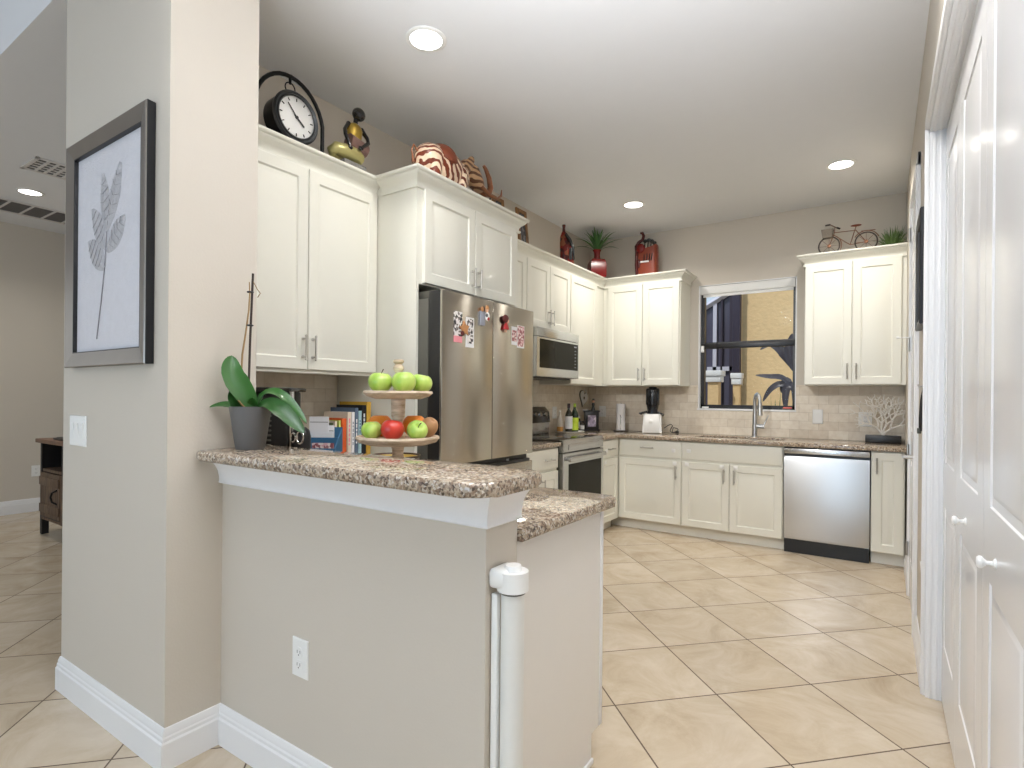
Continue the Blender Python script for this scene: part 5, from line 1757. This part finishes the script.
MB().cyl((0.05, -0.03, 0.21), (0.112, -0.05, 0.185), 0.014, 0.012).build('pulp_spout', M['black'], t)
t = thing('power_cord', 'black looped power cord beside the white juicer', 'cord', (-1.79, 5.56, ZT), 0)
b = MB()
pts = [(-0.05, -0.02, 0.05), (-0.02, 0.0, 0.075), (0.01, 0.01, 0.09), (0.025, 0.015, 0.075), (0.01, 0.015, 0.05), (0.0, 0.01, 0.02), (0.03, 0.0, 0.006), (0.07, 0.0, 0.02), (0.085, 0.01, 0.035), (0.07, 0.02, 0.05), (0.03, 0.02, 0.055), (0.02, 0.02, 0.01), (0.06, 0.03, 0.004)]
b.tube(pts, 0.0042, n=8)
b.build('cable', M['black'], t)
MB().box(0.05, 0.085, 0.02, 0.045, 0.0, 0.022, bev=0.005).build('plug', M['black'], t)

# coral sculpture
t = thing('coral_sculpture', 'white branching coral sculpture on a black block', 'sculpture', (0.015, 5.53, ZT), 0)
MB().box(-0.125, 0.125, -0.045, 0.045, 0, 0.062, bev=0.003).build('base', M['black'], t)
rnd = random.Random(11)
b = MB()


def grow(p, ang, L, r, depth):
    p1 = p + Vector((math.sin(ang) * L, (rnd.random() - 0.5) * 0.02, math.cos(ang) * L))
    pm = (p + p1) / 2 + Vector(((rnd.random() - 0.5) * 0.018, 0, (rnd.random() - 0.5) * 0.006))
    b.tube([p, pm, p1], [r, r * 0.88, r * 0.78], n=6)
    if depth == 0:
        b.ball(p1, r * 1.1, u=6, v=5)
        return
    k = 2 if rnd.random() < 0.8 else 3
    for i in range(k):
        da = (i - (k - 1) / 2) * (0.75 + 0.3 * rnd.random()) + (rnd.random() - 0.5) * 0.35
        a2 = ang * 0.85 + da
        grow(p1, a2, L * (0.70 + 0.22 * rnd.random()), r * 0.78, depth - 1)


for ang, L in ((-0.75, 0.085), (-0.12, 0.115), (0.28, 0.11), (0.85, 0.09)):
    grow(Vector((0, 0, 0.060)), ang * 0.85, L * 0.86, 0.0092, 4)
b.build('coral_branch', M['coral'], t, smooth=60)

# ================================================================== THINGS ON TOP OF THE WALL CABINETS
ZTOP = UZ1 + 0.001
# mantel clock hanging in an iron arch
t = thing('hanging_clock', 'round station-style clock hanging in a black iron arch', 'clock', (-2.525, 1.715, ZTOP), R(90))
pts = [(-0.19, 0, 0.0), (-0.192, 0, 0.12)] + [(0.195 * math.cos(R(a)), 0, 0.165 + 0.220 * math.sin(R(a))) for a in range(170, 9, -10)] + [(0.192, 0, 0.12), (0.19, 0, 0.0)]
MB().tube(pts, 0.0105, n=12).build('arch', M['iron'], t, smooth=60)
b = MB().box(-0.215, 0.215, -0.07, 0.07, 0, 0.015, bev=0.004)
for x in (-0.19, 0.19):
    b.lathe([(0.018, 0.014), (0.018, 0.03), (0.013, 0.036), (0.017, 0.055), (0.012, 0.07)], c=(x, 0, 0), n=16)
b.build('stand_base', M['iron'], t)
CZ_ = 0.160
CX_ = -0.005
cd = MB()
rm = Matrix.Rotation(R(90), 4, 'X')
cd.lathe([(0.0, -0.055), (0.105, -0.055), (0.118, -0.045), (0.121, 0.0), (0.121, 0.05), (0.0, 0.05)], c=(CX_, 0, CZ_), mtx=rm, n=44)
cdo = cd.build('case', M['iron'], t, smooth=40)
MB().lathe([(0.100, 0.045), (0.128, 0.045), (0.130, 0.055), (0.122, 0.064), (0.112, 0.060), (0.107, 0.066), (0.100, 0.062)], c=(CX_, 0, CZ_), mtx=rm, n=48).build('bezel', M['gunmetal'], cdo, smooth=40)
MB().lathe([(0.0, 0.050), (0.104, 0.050), (0.104, 0.054), (0, 0.056)], c=(CX_, 0, CZ_), mtx=rm, n=48).build('dial', M['clockface'], cdo, smooth=40)
for k in range(12):
    a = R(30 * k)
    mt = Matrix.Translation((CX_, 0, CZ_)) @ Matrix.Rotation(a, 4, 'Y')
    b = MB()
    b.box(-0.0022, 0.0022, -0.0575, -0.0545, 0.080, 0.094, mtx=mt)
    b.build('hour_mark', M['iron'], cdo, smooth=0)
b = MB()
for a, L, wv in ((-42, 0.075, 0.0025), (128, 0.055, 0.004)):
    mt = Matrix.Translation((CX_, 0, CZ_)) @ Matrix.Rotation(R(a), 4, 'Y')
    b.box(-wv, wv, -0.0605, -0.0585, -0.018, L, mtx=mt)
b.cyl((CX_, -0.057, CZ_), (CX_, -0.063, CZ_), 0.008, n=14)
b.build('clock_hand', M['iron'], cdo, smooth=0)
MB().tube([(CX_ + 0.028 * math.cos(a * PI / 9), 0, CZ_ + 0.165 + 0.028 * math.sin(a * PI / 9)) for a in range(18)], 0.0032, n=8, closed=True).build('ring', M['iron'], t)
MB().cyl((CX_, 0, CZ_ + 0.115), (CX_, 0, CZ_ + 0.142), 0.011, 0.006).cyl((CX_, 0, CZ_ + 0.186), (CX_, 0, CZ_ + 0.222), 0.006, 0.009).build('hanger', M['iron'], t)

# seated figure statue
t = thing('figure_statue', 'seated black and gold figure statue with drum on grey block', 'statue', (-2.50, 2.050, ZTOP), R(90))
t.scale = (1.0, 1.0, 1.08)
MB().box(-0.055, 0.10, -0.05, 0.05, 0, 0.055, bev=0.004).build('block', M['stonegrey'], t)
b = MB()        # folded legs in one sweep
b.tube([(0.085, 0.0, 0.100), (0.05, -0.012, 0.108), (-0.03, -0.018, 0.105), (-0.090, -0.02, 0.098), (-0.108, -0.01, 0.083), (-0.085, 0.01, 0.068), (-0.02, 0.015, 0.068)], [0.038, 0.040, 0.036, 0.031, 0.026, 0.022, 0.018], n=18)
b.ball((0.070, 0, 0.104), 0.041, (1, 0.9, 1))
b.build('folded_legs', M['palegold'], t, smooth=80)
MB().lathe([(0.0, 0.13), (0.026, 0.13), (0.030, 0.15), (0.040, 0.19), (0.043, 0.225), (0.036, 0.245), (0.018, 0.258), (0, 0.26)], c=(0.055, 0, 0.02), mtx=Matrix.Diagonal((1.15, 0.75, 1, 1))).build('torso', M['gold'], t, smooth=60)
b = MB()
b.cyl((0.058, 0, 0.270), (0.064, 0, 0.308), 0.013, n=14)
b.ball((0.078, -0.006, 0.334), 0.036, (1.12, 0.9, 0.95)).ball((0.05, -0.02, 0.33), 0.013)
b.ball((0.108, 0.006, 0.338), 0.018)
b.build('head', M['figblack'], t, smooth=80)
for pts in ([(0.010, 0, 0.262), (-0.030, -0.02, 0.215), (-0.038, -0.035, 0.185), (-0.015, -0.05, 0.120)], [(0.105, 0, 0.262), (0.122, -0.03, 0.215), (0.115, -0.045, 0.185), (0.050, -0.06, 0.135)]):
    b = MB()
    b.tube(pts, [0.013, 0.011, 0.011, 0.008], n=12)
    b.ball(pts[0], 0.014).ball(pts[-1], 0.012, (1.3, 0.7, 1))
    b.build('arm', M['figblack'], t, smooth=80)
MB().cyl((0.00, -0.015, 0.170), (0.118, -0.015, 0.150), 0.038, n=24).build('drum', M['mauve'], t, smooth=50)

# striped elephant
t = thing('elephant_figurine', 'rust and cream striped elephant figurine with curled trunk and tusks', 'figurine', (-2.25, 2.68, ZTOP), R(90))
t.scale = (1.0, 0.95, 0.90)
b = MB()
b.ball((-0.13, 0, 0.165), 0.145, (1.42, 0.80, 0.98), 32, 20)
b.ball((-0.235, 0, 0.175), 0.105, (0.9, 1.05, 1.05), 24, 14)
b.ball((0.0, 0, 0.150), 0.110, (0.9, 0.95, 1.05), 24, 14)
b.build('body', M['zebra'], t, smooth=80)
b = MB()
b.ball((-0.150, 0, 0.172), 0.150, (0.78, 0.88, 1.0), 32, 20, Matrix.Rotation(R(14), 4, 'Y'))
for v in list(b.bm.verts):
    lim = 0.165 + 0.35 * abs(v.co.x + 0.145)
    if v.co.z < lim:
        v.co.z = lim - 0.001
        v.co.y *= 0.95
b.build('saddle_cloth', M['rust'], t, smooth=80)
for x, y, mm in ((-0.24, -0.06, 'zebra'), (-0.24, 0.06, 'tanhide'), (0.0, -0.06, 'zebra'), (0.0, 0.06, 'tanhide')):
    MB().lathe([(0, 0), (0.042, 0), (0.044, 0.02), (0.038, 0.05), (0.044, 0.10), (0.050, 0.15), (0, 0.16)], c=(x, y, 0)).build('leg', M[mm], t, smooth=60)
b = MB()
b.ball((0.115, -0.01, 0.245), 0.072, (0.95, 0.85, 1.0), 24, 14)
b.tube([(0.095, -0.010, 0.265), (0.15, -0.012, 0.235), (0.215, -0.014, 0.185), (0.265, -0.015, 0.145)], [0.055, 0.070, 0.056, 0.034], n=20)
b.build('head', M['tanhide'], t, smooth=80)
for s_ in (-1, 1):
    b = MB()
    b.ball((0.060, s_ * 0.078, 0.245), 0.075, (0.62, 0.20, 1.05), 20, 12, Matrix.Rotation(R(38), 4, 'Y') @ Matrix.Rotation(R(-24 * s_), 4, 'Z'))
    b.build('ear', M['tanhide'], t, smooth=80)
    MB().ball((0.155, -0.012 + s_ * 0.060, 0.252), 0.009).build('eye', M['figblack'], t)
for s_, mm in ((-1, 'horn'), (1, 'figblack')):
    b = MB()
    dz = 0.0 if s_ < 0 else -0.015
    b.tube([(0.225, -0.015 + s_ * 0.035, 0.160), (0.285, -0.02 + s_ * 0.052, 0.110 + dz), (0.355, -0.02 + s_ * 0.060, 0.105 + dz), (0.420, -0.02 + s_ * 0.052, 0.150 + dz), (0.438, -0.02 + s_ * 0.045, 0.205 + dz)], [0.015, 0.014, 0.012, 0.008, 0.003], n=12)
    b.build('tusk', M[mm], t, smooth=80)
b = MB()
b.tube([(0.245, -0.012, 0.170), (0.295, -0.014, 0.140), (0.345, -0.016, 0.150), (0.370, -0.016, 0.205), (0.352, -0.016, 0.275), (0.315, -0.016, 0.325), (0.290, -0.016, 0.345)], [0.034, 0.028, 0.024, 0.021, 0.018, 0.014, 0.011], n=14)
b.build('trunk', M['horn'], t, smooth=80)
MB().tube([(-0.325, 0, 0.20), (-0.36, 0, 0.23), (-0.375, 0, 0.19), (-0.36, 0, 0.12)], [0.007, 0.006, 0.005, 0.008], n=8).build('tail', M['horn'], t, smooth=80)

# small frames leaning on the wall
for lab, y0, zt in (('narrow wooden frame on the cabinets partly behind the elephant tusks', 3.640, 2.880), ('narrow wooden frame on the cabinets between refrigerator cabinet and corner', 3.985, 2.880)):
    t = thing('framed_picture', lab, 'picture frame', (-2.55, y0, ZTOP), R(90), 'narrow frames on the cabinets')
    t.rotation_euler = (R(-6), 0, R(90))
    hh = zt - ZTOP
    b = MB()
    b.rings([rect_loop(-0.078, 0.078, 0, hh, i, y) for i, y in ((0, 0.015), (0, 0.0), (0.003, -0.004), (0.030, -0.004), (0.034, 0.004))], cap_last=False)
    b.build('frame', M['framewood'], t, smooth=0)
    MB().box(-0.070, 0.070, 0.003, 0.013, 0.008, hh - 0.008).build('print', M['photo'], t, smooth=0)

# dark red bottle-shaped sculpture
t = thing('abstract_sculpture', 'slim dark red bottle-shaped sculpture on the corner cabinet', 'sculpture', (-2.56, 4.76, ZTOP), R(40))
t.scale = (0.72, 0.9, 0.93)
b = MB()
b.rings([[(hx * cx_ + ox, hy * sy_, z) for cx_, sy_ in [(math.copysign(abs(math.cos(R(a))) ** 0.6, math.cos(R(a))), math.copysign(abs(math.sin(R(a))) ** 0.6, math.sin(R(a)))) for a in range(0, 360, 20)]]
         for hx, hy, ox, z in ((0.094, 0.045, 0, 0), (0.096, 0.048, 0, 0.02), (0.094, 0.048, 0, 0.20), (0.084, 0.045, -0.012, 0.28), (0.058, 0.036, -0.035, 0.345), (0.030, 0.026, -0.045, 0.385), (0.022, 0.02, -0.045, 0.40))], cap_first=True)
b.build('body', M['redlacq'], t, smooth=60)
MB().lathe([(0.022, 0.40), (0.018, 0.43), (0.020, 0.45), (0.024, 0.455), (0.024, 0.468), (0, 0.47)], c=(-0.045, 0, 0), n=18).build('neck', M['maroon'], t, smooth=50)
b = MB()
b.tube([(-0.03, -0.03, 0.37), (0.03, -0.04, 0.30), (0.075, -0.04, 0.22), (0.085, -0.04, 0.10)], [0.02, 0.024, 0.02, 0.012], n=10)
b.build('dark_scroll', M['figblack'], t, smooth=60)
MB().box(0.02, 0.06, -0.056, -0.044, 0.10, 0.22, bev=0.004).build('silver_panel', M['gunmetal'], t)

# plant in a square red vase
t = thing('potted_plant', 'spiky green plant in a square dark red vase in corner', 'plant', (-2.47, 5.25, ZTOP), R(40))
b = MB()
b.rings([[(sx * r_, sy * r_, z) for sx, sy in ((-1, -1), (1, -1), (1, 1), (-1, 1))] for r_, z in ((0.078, 0), (0.082, 0.02), (0.080, 0.15), (0.066, 0.185), (0.034, 0.20))], cap_first=True, cap_last=False)
b.lathe([(0.034, 0.198), (0.030, 0.24), (0.034, 0.27), (0.046, 0.29), (0.042, 0.292), (0.028, 0.268), (0.0, 0.262)], n=20)
b.build('vase', M['red'], t, smooth=35)
rnd = random.Random(5)
for k in range(30):
    a = 2 * PI * (k * 0.381966) + 0.2
    el = 0.15 + 1.25 * ((k + 0.5) / 30)
    L = 0.21 + 0.08 * rnd.random()
    tip = (math.cos(a) * L * math.cos(el), math.sin(a) * L * math.cos(el), 0.285 + L * math.sin(el) * 0.95)
    b = MB()
    blade(b, (0.012 * math.cos(a), 0.012 * math.sin(a), 0.275), tip, (0, 0, 0.035), 0.0125, n=6)
    b.build('leaf', M['plantgreen'], t, smooth=60)

# golf bag ornament
t = thing('golf_bag_ornament', 'rust red golf bag ornament with curled handle on the cabinet', 'ornament', (-2.015, 5.50, ZTOP), 0)
t.scale = (1, 1, 0.94)
b = MB()
b.rings([[(0.105 * math.copysign(abs(math.cos(R(a))) ** 0.45, math.cos(R(a))) * k_ + ox, 0.06 * math.copysign(abs(math.sin(R(a))) ** 0.45, math.sin(R(a))), z + (0.035 * math.cos(R(a)) if z > 0.25 else 0)) for a in range(0, 360, 15)]
         for k_, ox, z in ((0.98, 0, 0), (1.0, 0, 0.015), (1.0, 0, 0.20), (0.98, 0, 0.30), (0.94, 0, 0.315))], cap_first=True)
b.build('bag', M['rustred'], t, smooth=50)
b = MB()
b.tube([(-0.095, -0.045, 0.0), (-0.10, -0.055, 0.15), (-0.098, -0.05, 0.28), (-0.112, -0.03, 0.35), (-0.09, -0.02, 0.395), (-0.05, -0.015, 0.42), (-0.04, -0.015, 0.46), (-0.055, -0.015, 0.495), (-0.075, -0.015, 0.495)], [0.018, 0.018, 0.019, 0.020, 0.019, 0.018, 0.016, 0.015, 0.013], n=14)
b.build('curled_handle', M['maroon'], t, smooth=80)
MB().ball((-0.055, -0.055, 0.315), 0.044, (1, 0.6, 1.2)).build('red_medallion', M['red'], t, smooth=80)
for k, (x, hh) in enumerate(((-0.02, 0.395), (0.015, 0.40), (0.048, 0.385), (0.075, 0.36))):
    b = MB()
    b.cyl((x * 0.8, -0.068, 0.17), (x, -0.03, hh), 0.006, n=10)
    b.ball((x + 0.006, -0.035, hh), 0.020, (1.2, 0.7, 1.0), 14, 10)
    b.build('golf_club', M['figblack'], t, smooth=80)
MB().box(-0.055, 0.035, -0.075, -0.06, 0.155, 0.172, bev=0.003).build('white_trim', M['paper'], t)
MB().ball((-0.078, -0.058, 0.15), 0.03, (0.7, 0.4, 1.7)).build('gold_ornament', M['maroon'], t, smooth=80)

# toy bicycle
t = thing('toy_bicycle', 'rusty wire toy bicycle with wicker basket on the cabinet', 'toy bicycle', (-0.250, 5.47, ZTOP), 0)
WR, WXl, WXr = 0.079, -0.135, 0.135


def wheel(x):
    b = MB()
    b.tube([(x + WR * math.cos(a * PI / 18), 0, WR + 0.006 + WR * math.sin(a * PI / 18)) for a in range(36)], 0.0058, n=8, closed=True)
    w_ = b.build('wheel', M['tyre'], t, smooth=60)
    b = MB()
    for a in range(8):
        b.cyl((x, 0, WR + 0.006), (x + WR * math.cos(a * PI / 4), 0, WR + 0.006 + WR * math.sin(a * PI / 4)), 0.0016, n=6)
    b.cyl((x, -0.012, WR + 0.006), (x, 0.012, WR + 0.006), 0.014, n=16)
    b.build('spoke', M['copper'], w_, smooth=60)
    b = MB()
    b.tube([(x + (WR + 0.014) * math.cos(R(a)), 0, WR + 0.006 + (WR + 0.014) * math.sin(R(a))) for a in (range(150, 19, -10) if x > 0 else range(100, -31, -10))], 0.004, n=8)
    b.build('mudguard', M['copper'], t, smooth=60)


wheel(WXl)
wheel(WXr)
b = MB()
zc = WR + 0.006
for p in ([(WXl, 0, zc), (-0.098, 0, 0.185), (-0.092, 0, 0.24)], [(-0.098, 0, 0.195), (0.065, 0, 0.192)], [(-0.10, 0, 0.175), (0.02, 0, 0.075)], [(0.02, 0, 0.075), (0.062, 0, 0.225)], [(0.062, 0, 0.19), (WXr, 0, zc)], [(0.02, 0, 0.075), (WXr, 0, zc)], [(0.10, 0, 0.178), (0.20, 0, 0.176)]):
    b.tube(p, 0.0036, n=8)
b.build('frame', M['copper'], t, smooth=60)
b = MB()
b.tube([(-0.155, -0.06, 0.250), (-0.125, -0.045, 0.256), (-0.092, 0, 0.243), (-0.085, 0.045, 0.250), (-0.060, 0.06, 0.240)], 0.0038, n=8)
hb = b.build('handlebar', M['copper'], t, smooth=60)
MB().cyl((-0.158, -0.062, 0.249), (-0.125, -0.046, 0.256), 0.0075, n=10).cyl((-0.058, 0.062, 0.239), (-0.082, 0.048, 0.249), 0.0075, n=10).build('grip', M['tyre'], hb)
MB().ball((0.062, 0, 0.232), 0.032, (1.25, 0.6, 0.28)).build('saddle', M['rust'], t, smooth=60)
b = MB()
b.rings([[(-0.148 + sx * r_, sy * q_, z) for sx, sy in ((-1, -1), (1, -1), (1, 1), (-1, 1))] for r_, q_, z in ((0.036, 0.032, 0.155), (0.046, 0.038, 0.225), (0.042, 0.034, 0.225), (0.033, 0.028, 0.160))], cap_first=True)
b.build('basket', M['wicker'], t, smooth=0)
MB().lathe([(0.026, -0.004), (0.026, 0.004)], c=(0.02, 0, 0.075), mtx=rm, n=20).build('chainring', M['copper'], t)

# faux grass tuft
t = thing('grass_plant', 'faux grass tuft in a low brown pot beside toy bicycle', 'plant', (0.068, 5.55, ZTOP), 0)
MB().lathe([(0.0, 0), (0.052, 0), (0.056, 0.020), (0.053, 0.022), (0.045, 0.018), (0, 0.017)]).build('pot', M['rust'], t, smooth=50)
rnd = random.Random(3)
b = MB()
for k in range(150):
    a = 2 * PI * rnd.random()
    el = 0.15 + 1.3 * rnd.random()
    L = 0.09 + 0.08 * rnd.random()
    r0 = 0.045 * rnd.random() ** 0.5
    o = (r0 * math.cos(a), r0 * math.sin(a), 0.017)
    tip = (o[0] + math.cos(a) * L * math.cos(el) * 0.75, o[1] + math.sin(a) * L * math.cos(el) * 0.75, 0.02 + L * math.sin(el) + 0.02)
    blade(b, o, tip, (0, 0, 0.012), 0.0042, n=4)
fo = b.build('grass_blades', M['grass'], t, smooth=60)
fo['kind'] = 'stuff'
